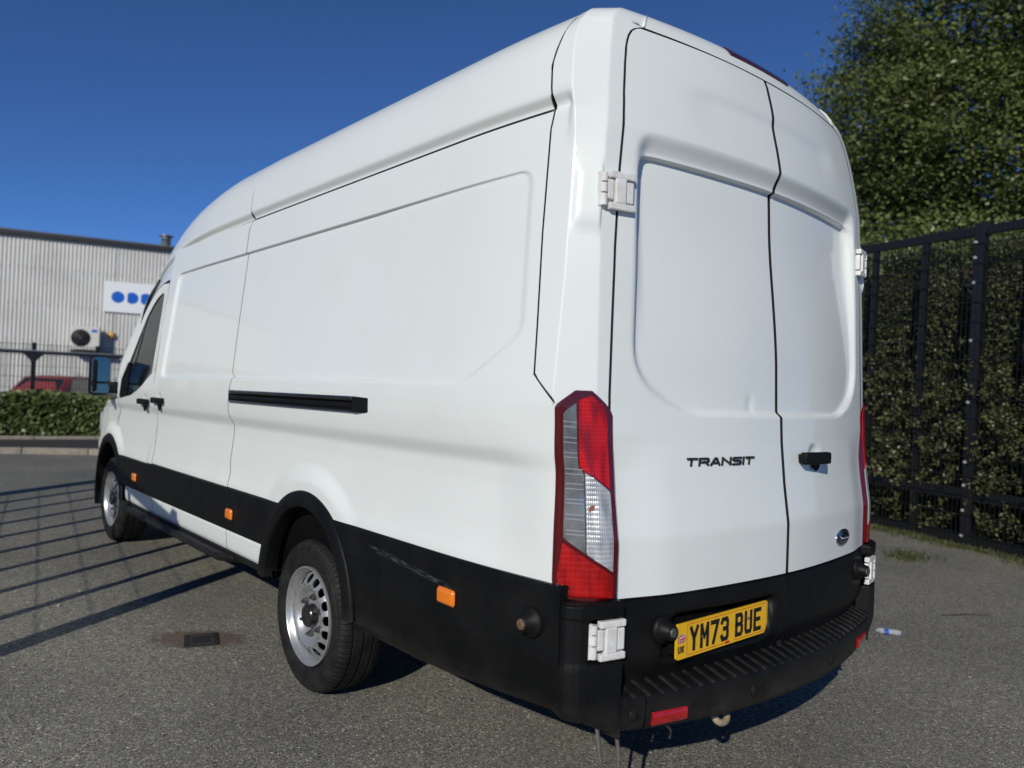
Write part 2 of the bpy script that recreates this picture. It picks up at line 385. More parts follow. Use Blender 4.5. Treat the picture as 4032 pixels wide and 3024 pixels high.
def sdf(poly, X, Y):
    """signed distance (positive inside)"""
    d = np.full(X.shape, 1e9); ins = np.zeros(X.shape, bool); n = len(poly)
    for i in range(n):
        (x0, y0), (x1, y1) = poly[i], poly[(i+1) % n]
        ex, ey = x1-x0, y1-y0; L = ex*ex+ey*ey
        t = np.clip(((X-x0)*ex+(Y-y0)*ey)/L, 0, 1)
        d = np.minimum(d, np.hypot(X-x0-t*ex, Y-y0-t*ey))
        c = ((y0 > Y) != (y1 > Y)) & (X < (x1-x0)*(Y-y0)/(y1-y0+1e-12)+x0); ins ^= c
    return np.where(ins, d, -d)
def round_poly(p, r, n=6):
    out = []; m = len(p)
    for i in range(m):
        a, b, c = (np.array(p[j % m], float) for j in (i-1, i, i+1)); ri = r[i] if isinstance(r, (list, tuple)) else r
        u, v = (a-b), (c-b); lu, lv = np.linalg.norm(u), np.linalg.norm(v); u /= lu; v /= lv
        if ri <= 0: out.append(tuple(b)); continue
        ri = min(ri, lu*.45, lv*.45)
        p0, p1 = b+u*ri, b+v*ri
        for k in range(n+1):
            t = k/n; out.append(tuple((1-t)**2*p0+2*t*(1-t)*b+t*t*p1))
    return out
def lines(lo, hi, step, fine=()):
    """grid lines with denser ones round the given places: (centre, half width, step)"""
    g = list(np.linspace(lo, hi, max(2, int(round((hi-lo)/step))+1)))
    for c, h, s in fine: g += [x for x in np.arange(c-h, c+h+1e-9, s) if lo < x < hi]
    g = sorted(g); out = [g[0]]
    for x in g[1:]:
        if x-out[-1] > .0012: out.append(x)
    out[-1] = hi
    return np.array(out)
# ------------------------------------------------------------------ ground, pavement, kerb
HU = np.array([.991, -.130]); HN = np.array([.130, .991])        # along / across the hedge line
def hl(u, v): return np.array([-.72, 13.70]) + HU*u + HN*v      # hedge-line coordinates (v=0: back edge of pavement)
us = np.array([-500, -60, -15, -6, 0, 6, 15, 60, 500.]); vs = np.array([-500, -60, -20, -8, -2, 2.0, 3.6, 12, 40, 120, 600.])
zz = np.array([0, 0, 0, 0, 0, 0, -.42, -.42, -.42, -.42, -.42])
G = np.zeros((len(vs), len(us), 3))
for i, v in enumerate(vs):
    for j, u in enumerate(us): G[i, j, :2] = hl(u, v); G[i, j, 2] = zz[i]
ground = sheet('ground', G, 'asphalt', None); ground['kind'] = 'structure'
kp = [(-14, 15.4), (-9, 14.25), (-5, 13.32), (-3, 12.86), (-.88, 12.33), (-.26, 12.14), (.25, 11.86), (.8, 11.45), (1.6, 10.95), (3, 10.4), (6, 9.6), (12, 8.4)]
def resample(pts, step):
    p = np.array(pts, float); L = np.concatenate([[0], np.cumsum(np.hypot(*np.diff(p, axis=0).T))])
    s = np.arange(0, L[-1], step); return np.stack([np.interp(s, L, p[:, 0]), np.interp(s, L, p[:, 1])], 1)
KS = resample(kp, .915); KH = .095
bed = []; n = len(KS)
P = np.zeros((2, n, 3))
for i, (x, y) in enumerate(KS):
    u = (np.array([x, y])-np.array([-.72, 13.70])) @ HU
    P[0, i] = (x+.04, y+.10, KH-.004); P[1, i, :2] = hl(u, .01); P[1, i, 2] = KH-.002
pavement = sheet('pavement', P, 'pave', None); pavement['kind'] = 'structure'
for i in range(n-1):
    a, b = Vector((*KS[i], 0)), Vector((*KS[i+1], 0)); dv = (b-a); L = dv.length; t = dv/L; nn = Vector((-t.y, t.x, 0))
    bm = bmesh.new(); rot = Matrix((t, nn, Vector((0, 0, 1)))).transposed()
    add_box(bm, (a+b)/2 + nn*.0625 + Vector((0, 0, KH/2-.05+random.uniform(-.003, .003))), (L-.009, .125, KH+.10), rot, .014)
    bm_obj('kerb_stone', bm, 'kerb', pavement, smooth=False)
for i in range(-14, 15):
    a = hl(i*.915, .03); a3 = Vector((a[0], a[1], 0)); t = Vector((*HU, 0)); nn = Vector((*HN, 0))
    bm = bmesh.new(); rot = Matrix((t, nn, Vector((0, 0, 1)))).transposed()
    add_box(bm, a3 + Vector((0, 0, .06+random.uniform(-.006, .004))), (.905, .06, .18), rot, .01)
    bm_obj('edging_stone', bm, 'kerb', pavement)
P = np.zeros((3, 30, 3))
for i, (v, z) in enumerate(((.06, .13), (.6, .16), (1.9, .02))):
    for j in range(30):
        q = hl(-14+j, v); P[i, j] = (q[0], q[1], z + .02*math.sin(j*2.1+i))
bedo = sheet('planting_bed', P, 'soil', None); bedo['kind'] = 'structure'
# ------------------------------------------------------------------ the van (built in its own frame: rear at y=0, nose towards +y, left side x<0)
van = thing('van', 'white high-roof panel van with black lower cladding, parked in the yard', 'van')
van.matrix_world = M_VAN
ARCH_R, ARCH_F = (1.79, .42), (5.40, .455)      # wheel arch centres (y,z)
_g, _x = smooth_table([(.70, 1.016), (.84, 1.014), (.88, 1.006), (.94, .998), (1.02, .992), (1.10, .988), (1.165, .9905), (1.215, 1.0155),
                       (1.25, 1.021), (1.30, 1.026), (1.36, 1.027), (1.42, 1.025), (2.26, .9485), (2.40, .936)], .6, 2.5, .010)
def Xlow(z): return np.interp(z, _g, _x)
ROOF = [(2.307, .941), (2.314, .940), (2.319, .9415), (2.342, .9580), (2.349, .9600), (2.37, .9585), (2.45, .945), (2.50, .933), (2.54, .919), (2.572, .905), (2.597, .888), (2.622, .866),
        (2.642, .844), (2.662, .818), (2.680, .786), (2.696, .748), (2.710, .700), (2.724, .63), (2.736, .54), (2.748, .41), (2.760, .22), (2.766, 0)]
def taper(y): return .035*np.clip((.8-y)/.6, 0, 1.2)**2
def narrow(y, z):
    n0 = interp([(4.2, 0), (5.2, .008), (5.6, .02), (5.9, .045), (6.15, .095), (6.35, .18), (6.5, .32), (6.62, .60)], y)
    n1 = interp([(3.4, 0), (4.2, .012), (4.8, .045), (5.3, .085), (6, .10)], y)
    return n0 + n1*np.clip((np.asarray(z)-1.4)/.8, 0, 1)
REC = round_poly([(.405, 2.121), (.372, 1.588), (.635, 1.425), (4.015, 1.425), (3.945, 2.121)], [.05, .05, .07, .06, .07])
def Xs(y, z):
    """half width of the body side with its pressings"""
    y, z = np.broadcast_arrays(np.asarray(y, float), np.asarray(z, float))
    x = Xlow(z) - taper(y) - narrow(y, z)
    for (yc, zc), r0, r1 in ((ARCH_R, .53, .630), (ARCH_F, .50, .61)):
        r = np.hypot(y-yc, z-zc); m = 1-sm(r, r0, r1); x = x + m*(1.019 - narrow(y, z) - x)*(z < 1.3)
    xl = Xlow(np.maximum(z, 1.0))*.35+.65*1.016 - taper(y); x = x + (xl+.004-x)*(1-sm(y, .22, .50))*(1-sm(z, 1.30, 1.37))*(z > .7)
    d = sdf(REC, y, z); w = np.where(z > 2.06, .008, np.where(y > 3, .026, .016))
    dep = .0145*interp([(.36, .30), (.42, .42), (1.4, 1)], y)
    x = x - dep*sm(d, -w*.5, w*.5)*(z > 1.3)
    # cups behind the pull handles
    for hy, hz in ((4.375, 1.245), (4.035, 1.262)):
        x = x - .014*(1-sm(np.hypot((y-hy)/.055, (z-hz)/.058), .55, 1.0))
    return x
def side_pts(y, z, off=0): return np.stack([-(Xs(y, z)+off), y+0*z, z+0*y], -1)
def arch_z(y, c, rx, rz):
    t = np.clip(1-((y-c[0])/rx)**2, 0, None); return np.where(t > 0, c[1]+rz*np.sqrt(t), -1)
def side_panel(name, ylo, yhi, zs, ys, zb=None, zcut=.97, mirror=True, parent=van, material='paint', fl=(.022, 0, 0)):
    """ys in 0..1; ylo,yhi functions of z; rows below zcut are squeezed on to the lower edge zb(y)"""
    Z = np.repeat(zs[:, None], len(ys), 1); lo, hi = ylo(zs)[:, None], yhi(zs)[:, None]
    Y = lo + (hi-lo)*ys[None, :]
    if zb is not None:
        k = np.argmin(abs(zs-zcut)); yb = Y[k]; b = zb(yb)[None, :]
        v = (zs[:k+1]-zs[0])/(zs[k]-zs[0]); Z[:k+1] = b + (zs[k]-b)*v[:, None]
    return sheet(name, side_pts(Y, Z), material, parent, fl, mirror)
T = lambda *p: (lambda z: interp(p, z))
g = .0036
quarter = [(1.360, .200), (1.366, .202), (1.455, .300), (1.61, .308), (1.9, .326), (2.24, .336), (2.30, .326)]
slide_rear = [(.80, 2.760), (.90, 2.748), (.97, 2.772), (1.06, 2.765), (1.17, 2.742), (1.23, 2.772), (1.36, 2.757), (1.43, 2.722), (1.46, 2.765), (1.70, 2.765), (2.14, 2.752), (2.26, 2.752), (2.30, 2.700)]
bpost = [(.80, 4.172), (1.05, 4.172), (1.32, 4.166), (1.44, 4.150), (1.75, 4.152), (2.10, 4.133), (2.30, 4.10)]
sh = lambda tab, dlt: T(*[(a, b+dlt) for a, b in tab])
zs = lines(.826, 2.297, .013, [(2.121, .022, .0025), (1.428, .024, .005), (1.52, .10, .007), (1.19, .05, .006)])
ys = np.unique(np.concatenate([np.linspace(0, 1, 205), np.arange(.055, .20, .0024)]))
lowb = lambda y: np.maximum(.828, arch_z(y, ARCH_R, .475, .497))
rear_of_lamp = [(.80, .203), (1.352, .203), (1.360, .200), *quarter[2:]]
qs, _ = side_panel('side_panel', sh(rear_of_lamp, g), sh(slide_rear, -g), zs, ys, lowb)
sdoor, sdoor_r = side_panel('sliding_door', sh(slide_rear, g), sh(bpost, -g), zs, np.linspace(0, 1, 120), lambda y: np.full_like(y, .826))

# corner pillars, roof header ---------------------------------------------------------------
Y0T = [(.3, 0), (.8, 0), (.96, 0), (1.1, .020), (1.25, .035), (1.35, .040), (1.8, .055), (2.25, .075), (2.34, .088), (2.44, .106), (2.50, .118), (2.585, .140), (2.61, .150)]
def Yc(z): return interp(Y0T, z)
def curv(x): return .1*(np.asarray(x)/.85)**2
XSEAM = [(.7, .828), (1.4, .831), (1.62, .824), (1.86, .815), (2.11, .798), (2.36, .771), (2.47, .752), (2.53, .737), (2.565, .722), (2.59, .703), (2.606, .680), (2.614, .650)]
XEDGE = [(1.3, .878), (1.9, .868), (2.2, .848), (2.36, .828), (2.5, .804), (2.615, .770)]
def outline(zr, yc, zs_, X, xsplit, xseam, xedge, yq, n=(18, 3, 5, 12, 12), Xn=None):
    """left half of the plan outline: centre of the rear -> along the side (Xn: half width where the roof groove has died out)"""
    pts = []
    for x in np.linspace(0, xsplit, n[0], endpoint=False): pts.append((x, yc+curv(x)))
    for x in np.linspace(xsplit, xseam, n[1], endpoint=False): pts.append((x, yc+curv(x)))
    for t in (0, .35, .65, .84, .93): x = xseam+(xedge-xseam)*t; pts.append((x, yc+curv(x)))
    ye = yc+curv(xedge); yf = max(.218, ye+.06); Xn = X if Xn is None else Xn
    hw = lambda yy: Xn+(X-Xn)*float(sm(yy, .245, .268)) - taper(yy)*min(1, X/.5)
    xf = hw(yf)
    for t in (0, .03, .065, .12, .25, .4, .6, .75, .88, .935, .97, .99): pts.append((xedge+(xf-xedge)*t, ye+(yf-ye)*t))
    for t in (0, .035, .08, .15, .22, .3, .36, .42, .5, .62, .8, 1): yy = yf+(yq-yf)*t; pts.append((hw(yy), yy))
    pts = np.array(pts); k0 = n[0]+n[1]+1
    for _ in range(1):
        q = pts.copy(); q[k0+1:-1] = .25*pts[k0:-2]+.5*pts[k0+1:-1]+.25*pts[k0+2:]; pts = q
    s = np.linspace(0, 1, len(pts)); z = zr+(zs_-zr)*s
    return np.stack([-pts[:, 0], pts[:, 1], z], -1)
levels = []
for z in lines(1.36, 2.30, .02):
    levels.append(outline(z, Yc(z), z, float(Xlow(z)), .0, interp(XSEAM, z)+.005, interp(XEDGE, z), interp(quarter, z)-g, Xn=float(Xlow(z))+.010*float(sm(z, 2.16, 2.30))))
quarter_up = [(2.30, .326), (2.34, .326), (2.45, .345), (2.60, .328), (2.70, .30)]
for z in (2.303, 2.31, 2.316, 2.328, 2.34, 2.348, 2.37, 2.40, 2.43, 2.46, 2.49, 2.52, 2.55, 2.57, 2.59, 2.605, 2.6165):
    X = interp(ROOF, z)
    # the side groove dies out on the pillar
    levels.append(outline(z, Yc(z), z, X, 0, interp(XSEAM, z)+.005, interp(XEDGE, z), interp(quarter_up, z)-g, Xn=max(X, interp([(2.30, .956), (2.348, .9595)], z)) if z < 2.35 else X))
up = []; roof_rear = [(2.303, .326), (2.34, .326), (2.45, .345), (2.60, .330)]
for (zr, yc, zsd, X, xe) in ((2.6165, .152, 2.622, .866, .770), (2.646, .163, 2.642, .844, .752), (2.672, .178, 2.662, .818, .730), (2.695, .199, 2.680, .786, .700), (2.714, .228, 2.696, .748, .660), (2.729, .270, 2.710, .700, .605),
                             (2.741, .33, 2.724, .63, .53), (2.751, .42, 2.736, .54, .44), (2.758, .52, 2.748, .41, .33), (2.764, .61, 2.760, .22, .17), (2.766, .65, 2.766, .01, .006)):
    yq = max(.33, yc+curv(xe)+.075)
    roof_rear.append((zsd, yq)); up.append(outline(zr, yc, zsd, X, xe*.84, xe*.89, xe, yq))
def upsample(A, k=4):
    out = []
    for i in range(len(A)-1):
        a, b, c_, d_ = A[max(i-1, 0)], A[i], A[i+1], A[min(i+2, len(A)-1)]
        for t in np.arange(k)/k: out.append(.5*((2*b)+(c_-a)*t+(2*a-5*b+4*c_-d_)*t*t+(3*b-a-3*c_+d_)*t**3))
    return np.array(out+[A[-1]])
LV = np.array(levels); UP = np.array(up); UP[0][21:] = LV[-1][21:]; UP0 = UP; UP = upsample(UP); nS = 21
def hinge_boss(P):
    # raised pad in the chamfer where the upper hinge sits
    s = np.arange(P.shape[1]); m = (sm(s, 26, 28)*(1-sm(s, 33, 35.5)))[None, :]*((1-sm(abs(P[:, :, 2]-2.01), .075, .11)))
    return P + m[..., None]*np.array([-.006, -.010, 0])
pl = hinge_boss(LV)[:, nS:]
def join_grids(name, grids, material, parent, mirror=True, fl=None, merge=True):
    V, F, b = [], [], 0
    for P in grids:
        v, f = grid_vf(P); V.append(v); F.append(f+b); b += len(v)
        if fl is not None: v2, f2 = flange_vf(P, fl, b); V.append(v2); F.append(f2); b += len(v2)
    V, F = np.concatenate(V), np.concatenate(F)
    out = []
    for sgn in ((1, -1) if mirror else (1,)):
        me = np_mesh(name, V*np.array([sgn, 1, 1]), F if sgn > 0 else F[:, ::-1])
        if merge:
            bm = bmesh.new(); bm.from_mesh(me); bmesh.ops.remove_doubles(bm, verts=bm.verts, dist=.0008); bmesh.ops.recalc_face_normals(bm, faces=bm.faces); bm.to_mesh(me); bm.free()
        out.append(link(name, me, material, parent))
    return out
join_grids('corner_pillar', [pl, UP[:, 18:][:, :]], 'paint', van)
v, f = grid_vf(UP[:, :19]); v2 = v*np.array([-1, 1, 1])
hd = np_mesh('roof_header', np.concatenate([v, v2]), np.concatenate([f, f[:, ::-1]+len(v)]))
bm = bmesh.new(); bm.from_mesh(hd); bmesh.ops.remove_doubles(bm, verts=bm.verts, dist=.0008); bm.to_mesh(hd); bm.free()
header = link('roof_header', hd, 'paint', van)
# roof, main length and front cap ------------------------------------------------------------
rz = np.array([p[0] for p in ROOF]); rx_ = np.array([p[1] for p in ROOF])
tt = np.linspace(0, 1, 70); L_ = np.concatenate([[0], np.cumsum(np.hypot(np.diff(rz), np.diff(rx_)))]); L_ /= L_[-1]
tt = np.concatenate([np.linspace(0, .1, 16, endpoint=False), np.linspace(.1, 1, 46)])
rz, rx_ = np.interp(tt, L_, rz), np.interp(tt, L_, rx_)
for _ in range(3):
    a_, b_ = rz.copy(), rx_.copy(); m_ = np.arange(20, len(rz)-1); rz[m_] = .25*a_[m_-1]+.5*a_[m_]+.25*a_[m_+1]; rx_[m_] = .25*b_[m_-1]+.5*b_[m_]+.25*b_[m_+1]
RS_front = [(2.30, 2.693), (2.345, 2.706), (2.48, 2.735), (2.62, 2.680), (2.70, 2.66)]
def full_roof(name, ylo, yhi, ny, shape, fl):
    u = np.linspace(0, 1, ny)
    Y = ylo(rz)[:, None] + (yhi(rz)-ylo(rz))[:, None]*u[None, :]
    x, z = shape(Y, rx_[:, None]+0*Y, rz[:, None]+0*Y)
    P = np.stack([-x, Y, z], -1); Q = P[::-1]*np.array([-1, 1, 1])
    P = np.concatenate([P, Q[1:]])
    return sheet(name, P, 'paint', van, fl)
full_roof('roof_panel', sh(roof_rear, g), sh(RS_front, -g), 90, lambda Y, x, z: (x - taper(Y)*np.minimum(1, x/.5), z), (0, 0, -.015))
CREASE = [(2.6, 2.303), (3.4, 2.300), (3.72, 2.291), (4.06, 2.262), (4.35, 2.225), (4.6, 2.18), (4.85, 2.12), (5, 2.08)]
TOP = [(2.6, 2.766), (3.2, 2.762), (3.5, 2.73), (3.75, 2.69), (4.0, 2.63), (4.3, 2.51), (4.6, 2.36), (4.8, 2.24), (5, 2.11)]
WID = [(2.6, 1), (3.4, .995), (3.8, .985), (4.1, .970), (4.4, .945), (4.8, .895), (5, .87)]
_gt, _vt = smooth_table(TOP, 2.4, 5.1, .08); _gw, _vw = smooth_table(WID, 2.4, 5.1, .06); _gc, _vc = smooth_table(CREASE, 2.4, 5.1, .05)
def cap_shape(Y, x, z):
    top, w, c = np.interp(Y, _gt, _vt), np.interp(Y, _gw, _vw), np.interp(Y, _gc, _vc)
    k = (z-2.307)/(2.766-2.307)
    return x*w, c + k*(top-c)
full_roof('roof_front_cap', sh(RS_front, g), lambda z: 4.71+.24*sm(z, 2.55, 2.758), 70, cap_shape, (0, 0, -.01))
# strip between the front doors and the cap (cant rail)
u = np.linspace(0, 1, 24); Yg = 4.10 + (4.81-4.10)*u
top = np.interp(Yg, _gc, _vc)-.004; bot = interp([(4.10, 2.105), (4.32, 2.086), (4.48, 2.050), (4.60, 1.989), (4.72, 1.909), (4.81, 1.812)], Yg)
P = []
for t in np.linspace(0, 1, 10):
    zc_ = bot+(top-bot)*t; xl = (1-t)*Xs(Yg, bot) + t*.944*np.interp(Yg, _gw, _vw); P.append(np.stack([-xl, Yg, zc_], -1))
sheet('cant_rail', np.array(P), 'paint', van, (.02, 0, 0), True)

# rear doors ---------------------------------------------------------------------------------
RREC = round_poly([(-.735, 1.47), (-.715, 2.174), (.715, 2.174), (.735, 1.47), (.545, 1.350), (-.545, 1.350)], [.16, .075, .075, .16, .14, .14])
LIP = round_poly([(-.745, 1.5), (-.738, 2.252), (.738, 2.252), (.745, 1.5)], [0, .09, .09, 0])
FNT = round_poly([(-.50, 2.2), (-.485, 2.468), (.485, 2.468), (.50, 2.2)], [0, .07, .07, 0])
def Yrear(x, z):
    x, z = np.broadcast_arrays(np.asarray(x, float), np.asarray(z, float))
    y = Yc(z) + curv(x)
    d = sdf(RREC, x, z); w = np.where(z > 2.08, .010, .024); y = y + .020*sm(d, -w*.5, w*.5)
    d = sdf(LIP, x, z); y = y + .029*sm(d, 0, .07)*sm(z, 1.50, 2.05)
    y = y + .008*sm(2.468-z, 0, .045)*sm(.54-abs(x), 0, .19)*sm(z, 2.24, 2.44)
    y = y + .016*(1-sm(np.hypot((x-.245)/.052, (z-1.190)/.050), .6, 1.0))        # cup behind the handle
    y = y + .005*np.exp(-((x+.175)/.018)**2-((z-1.385)/.03)**2)                    # small dent
    y = y + .0012*np.sin(x*9+1)*np.sin(z*5+.5)
    # lower door steps back a little towards the pillar
    y = y + .012*sm(abs(x), .60, .80)*(1-sm(z, 1.15, 1.30))
    return y
zr = lines(.782, 2.611, .014, [(2.174, .018, .0025), (1.352, .02, .005), (2.25, .03, .008), (1.265, .02, .006), (2.6, .011, .004)])
def rear_door(sgn):
    xs_ = lines(0, 1, .015, [(.985, .02, .004)]); s = interp(XSEAM, zr)-.004
    m = np.full_like(zr, .0135 if sgn < 0 else .0045)
    X = sgn*(m[:, None] + (s-m)[:, None]*xs_[None, :]); Z = zr[:, None]+0*X
    P = np.stack([X, Yrear(X, Z), Z], -1)
    if sgn > 0: P = P[:, ::-1]
    return sheet('rear_door', P, 'paint', van, (0, .03, 0), flip=True)
dl, dr = rear_door(-1), rear_door(1)
# rubber strip down the meeting edge
P = np.array([[(x, float(Yrear(0, z))+.024, z) for x in (-.016, 0, .016)] for z in lines(.50, 2.61, .03)])
sheet('centre_seal', P, 'seal_and_shade', van, flip=True)
# black lower part of each rear door
def Ylow(x, z):
    y = .004 + curv(x) + .010*sm(abs(x), .60, .80) - .006*sm(z, .80, .70) - .02*0
    return y + .034*sm(-z, -.60, -.50)
def low_panel(sgn, pocket):
    zl = lines(.500, .779, .009, [(.779, .012, .003)]); xl = lines(.004, .826, .012)
    if sgn < 0: xl = -xl[::-1]
    Xg, Zg = np.meshgrid(xl, zl); Y = Ylow(Xg, Zg)
    if pocket:
        d = sdf(round_poly([(-.655, .570), (-.595, .716), (-.06, .716), (-.095, .565)], [.05, .03, .05, .05]), Xg, Zg)
        flat = .030 + 0*Xg; m = sm(d, -.004, .016); tgt = np.maximum(Y+.014, .026 + .0*Xg)
        tgt = np.interp(Xg, [-.65, -.09], [.078, .036]); Y = Y + m*(tgt-Y)*np.where(tgt > Y, 1, 0)
    Y = Y + .010*sm(Zg, .768, .779)
    # the split line leans: left door's edge moves with height
    lean = interp([(.50, -.058), (.717, .012), (.78, .0)], Zg)
    e = np.exp(-(Xg/.05)**2)*0 + np.clip(1-abs(Xg)/.3, 0, 1); Xg = Xg + lean*e
    return sheet('lower_panel', np.stack([Xg, Y, Zg], -1), 'plastic', dl if sgn < 0 else dr, (0, .03, 0), flip=True)
low_panel(-1, True); low_panel(1, False)
def lock_cone(parent, c, axis, core, r=.046):
    bm = bmesh.new(); pr = [(-.002, r), (-.008, r*.99), (-.016, r*.86), (-.020, r*.62), (-.046, r*.52), (-.050, r*.44), (-.047, r*.36)]
    add_lathe(bm, pr, axis, c, 36); o = bm_obj('lock_cover', bm, 'plastic', parent, True)
    bm = bmesh.new(); add_lathe(bm, [(-.044, r*.37), (-.051, r*.33), (-.053, r*.2), (-.052, .0005)], axis, c, 24); bm_obj('lock_bolt', bm, core, o, True)
lock_cone(dl, (-.645, float(Ylow(.645, .675)), .675), 'Y', 'nut'); lock_cone(dr, (.682, float(Ylow(.682, .70)), .697), 'Y', 'nut')
# handle of the right door
hy = float(Yc(1.19)+curv(.24))
bm = bmesh.new(); add_box(bm, (.190, hy-.034, 1.190), (.165, .030, .046), Matrix.Rotation(-.22*.4, 3, 'Z'), .010, 3)
for x in (.125, .255): add_box(bm, (x, hy-.014, 1.188), (.03, .044, .034), None, .006)
ho = bm_obj('handle', bm, 'plastic', dr, True)
bm = bmesh.new(); add_lathe(bm, [(0, .001), (.0, .034), (.006, .044)], 'Y', (.248, hy-.004, 1.170), 20, math.pi, 2*math.pi); bm_obj('handle_backing', bm, 'plastic', ho, True)

# hinges
def hinge(cx, z0, z1, y, sgn, parent=van, wd=.125):
    bm = bmesh.new(); h = z1-z0; zc_ = (z0+z1)/2; s = sgn
    B = lambda dx, dz, w, hh, dy=0, t=.020: add_box(bm, (cx+s*dx, y+dy, zc_+dz), (w, t, hh), None, min(.004, w*.2, hh*.2))
    B(-.022, h*.41, wd*.74, h*.18, .000, .022); B(-.022, -h*.41, wd*.74, h*.18, .000, .022)          # top and bottom straps
    B(-.016, 0, .040, h*.66, -.001, .021)                                                             # centre web
    B(-.054, 0, .026, h*.56, .003, .018)                                                              # door leaf
    B(.020, h*.02, .022, h*.52, .003, .016)
    B(.052, 0, .016, h*.90, .008, .012)                                                               # body leaf
    for dz, hh in ((h*.31, h*.22), (h*.04, h*.24), (-h*.27, h*.30)):
        add_lathe(bm, [(zc_+dz-hh/2, .002), (zc_+dz-hh/2, .0115), (zc_+dz+hh/2, .0115), (zc_+dz+hh/2, .002)], 'Z', (cx+s*.042, y+.002, 0), 14)
    bmesh.ops.rotate(bm, verts=bm.verts, cent=(cx, y, zc_), matrix=Matrix.Rotation(s*.20, 3, 'Z'))
    return bm_obj('hinge', bm, 'hinge', parent, False)
for s in (-1, 1):
    xu, xl_ = s*.826, s*.868
    hinge(xu, 1.970, 2.088, float(Yc(2.03)+curv(.82))-.012, s); hinge(xl_, .614, .731, .088, s)

# tail lamps ---------------------------------------------------------------------------------
def lamp_pt(s, z):
    """s 0 = edge on the side, 1 = edge by the door"""
    a = np.array([-float(Xs(.209, z)), .209]); b = np.array([-float(Xs(.200, z))+.004, .196]); e = np.array([-.880, float(Yc(z)+curv(.88))]); d_ = np.array([-.822, float(Yc(z)+curv(.822))])
    q = [a, b] + [b+(e-b)*t for t in np.linspace(.1, .88, 8)] + [(b+(e-b)*.88)*(1-t)**2+2*t*(1-t)*e+t*t*(e+(d_-e)*.2) for t in (.25, .5, .75)] + [e+(d_-e)*t for t in np.linspace(.2, 1, 5)]
    q = np.array(q); L = np.concatenate([[0], np.cumsum(np.hypot(*np.diff(q, axis=0).T))]); t = L[-1]*np.asarray(s)
    return np.interp(t, L, q[:, 0]), np.interp(t, L, q[:, 1])
_lz = np.linspace(.77, 1.42, 27)
def lamp_uv(cx, cy): # crop pixels of the lamp drawing -> (s, z)
    e0 = np.interp(cy, [178, 1240], [236, 205]); e1 = np.interp(cy, [178, 300, 1245], [552, 552, 536])
    return (cx-e0)/(e1-e0), 1.411-(cy-178)*(.628/1067)
def lamp_patch(name, poly, off, material, parent, depth=.012, nz=40, ns=18, inset=0):
    pr = [lamp_uv(*p) for p in poly]; S_ = [p[0] for p in pr]; Zp = [p[1] for p in pr]
    z0, z1 = min(Zp), max(Zp); rows, uv = [], []
    for z in np.linspace(z0+1e-4, z1-1e-4, nz):
        xs_ = []
        for i in range(len(pr)):
            (a, za), (b, zb_) = pr[i], pr[(i+1) % len(pr)]
            if (za > z) != (zb_ > z): xs_.append(a+(b-a)*(z-za)/(zb_-za))
        s = np.linspace(min(xs_), max(xs_), ns)
        x, y = lamp_pt(s, z); tx, ty = np.gradient(x), np.gradient(y); l = np.hypot(tx, ty); nx, ny = ty/l, -tx/l
        sg = np.where(nx*(-.8)+ny*(-.6) < 0, -1, 1); nx, ny = nx*sg, ny*sg
        rows.append(np.stack([x+nx*off, y+ny*off, 0*x+z], -1)); uv.append(np.stack([s, 0*s+(z-.78)/.63], -1))
    P = np.array(rows); UV = np.array(uv).reshape(-1, 2)
    r = []
    for sgn in (1, -1):
        Q = P*np.array([sgn, 1, 1]); par = parent[0 if sgn > 0 else 1]
        r.append(sheet(name, Q, material, par, np.array([sgn*depth*.8, depth*.6, 0]), flip=sgn < 0, uv=UV))
    return r
SH = [(236, 262), (262, 235), (340, 178), (430, 178), (505, 238), (540, 275), (552, 305), (536, 1245), (400, 1250), (275, 1240), (235, 1212), (205, 1150), (205, 1100)]
lamp = lamp_patch('tail_light', SH, .004, 'lamp_frame', (van, van), .035, 60, 26)
lamp_patch('red_lens', [(356, 225), (430, 205), (496, 255), (516, 310), (514, 682), (420, 612), (372, 588), (352, 565)], .0062, 'lamp_red', lamp, .004)
lamp_patch('clear_lens', [(378, 598), (420, 622), (514, 694), (510, 1098), (375, 1005)], .0062, 'lamp_clear', lamp, .004)
st = lamp_patch('clear_strip', [(275, 292), (345, 242), (345, 572), (372, 600), (370, 1003), (262, 930)], .0060, 'lamp_strip', lamp, .004)
for cy in (335, 360, 415, 440, 492, 515, 575, 600, 650, 675, 728, 748, 805, 828, 885, 905):
    x1 = 343 if cy < 575 else 366
    for k, q in enumerate(lamp_patch('strip_bar', [(272, cy), (x1, cy+3), (x1, cy+9), (272, cy+6)], .0072, 'lamp_bar', st, .002, 3, 6)): pass
lamp_patch('low_red_lens', [(258, 952), (510, 1117), (514, 1230), (285, 1226), (246, 1195), (232, 1120)], .0062, 'lamp_low', lamp, .004)
lamp_patch('bulb', [(392, 760), (420, 756), (420, 792), (392, 794)], .0074, 'bulb', lamp, .002, 4, 4)

# high level brake light in the header
bm = bmesh.new()
P = np.array([[(x, np.interp(z, [2.6165, 2.646, 2.672, 2.695, 2.714], [.152, .163, .178, .199, .228]) + curv(x) - (.007 if 0 < k < 4 else .001), z) for x in np.linspace(-.20, .20, 24)] for k, z in enumerate((2.657, 2.661, 2.678, 2.694, 2.699))])
sheet('brake_light', P, 'brake', van, (0, .012, -.004), flip=True)

for s in (-1, 1):
    bm = bmesh.new(); add_tube(bm, [(s*UP0[k, 18, 0]*-1, UP0[k, 18, 1]-.001, UP0[k, 18, 2]+.001) for k in range(0, 4)], [.0045, .0045, .004, .0025], 8); bm_obj('roof_bead', bm, 'paint', van, True)
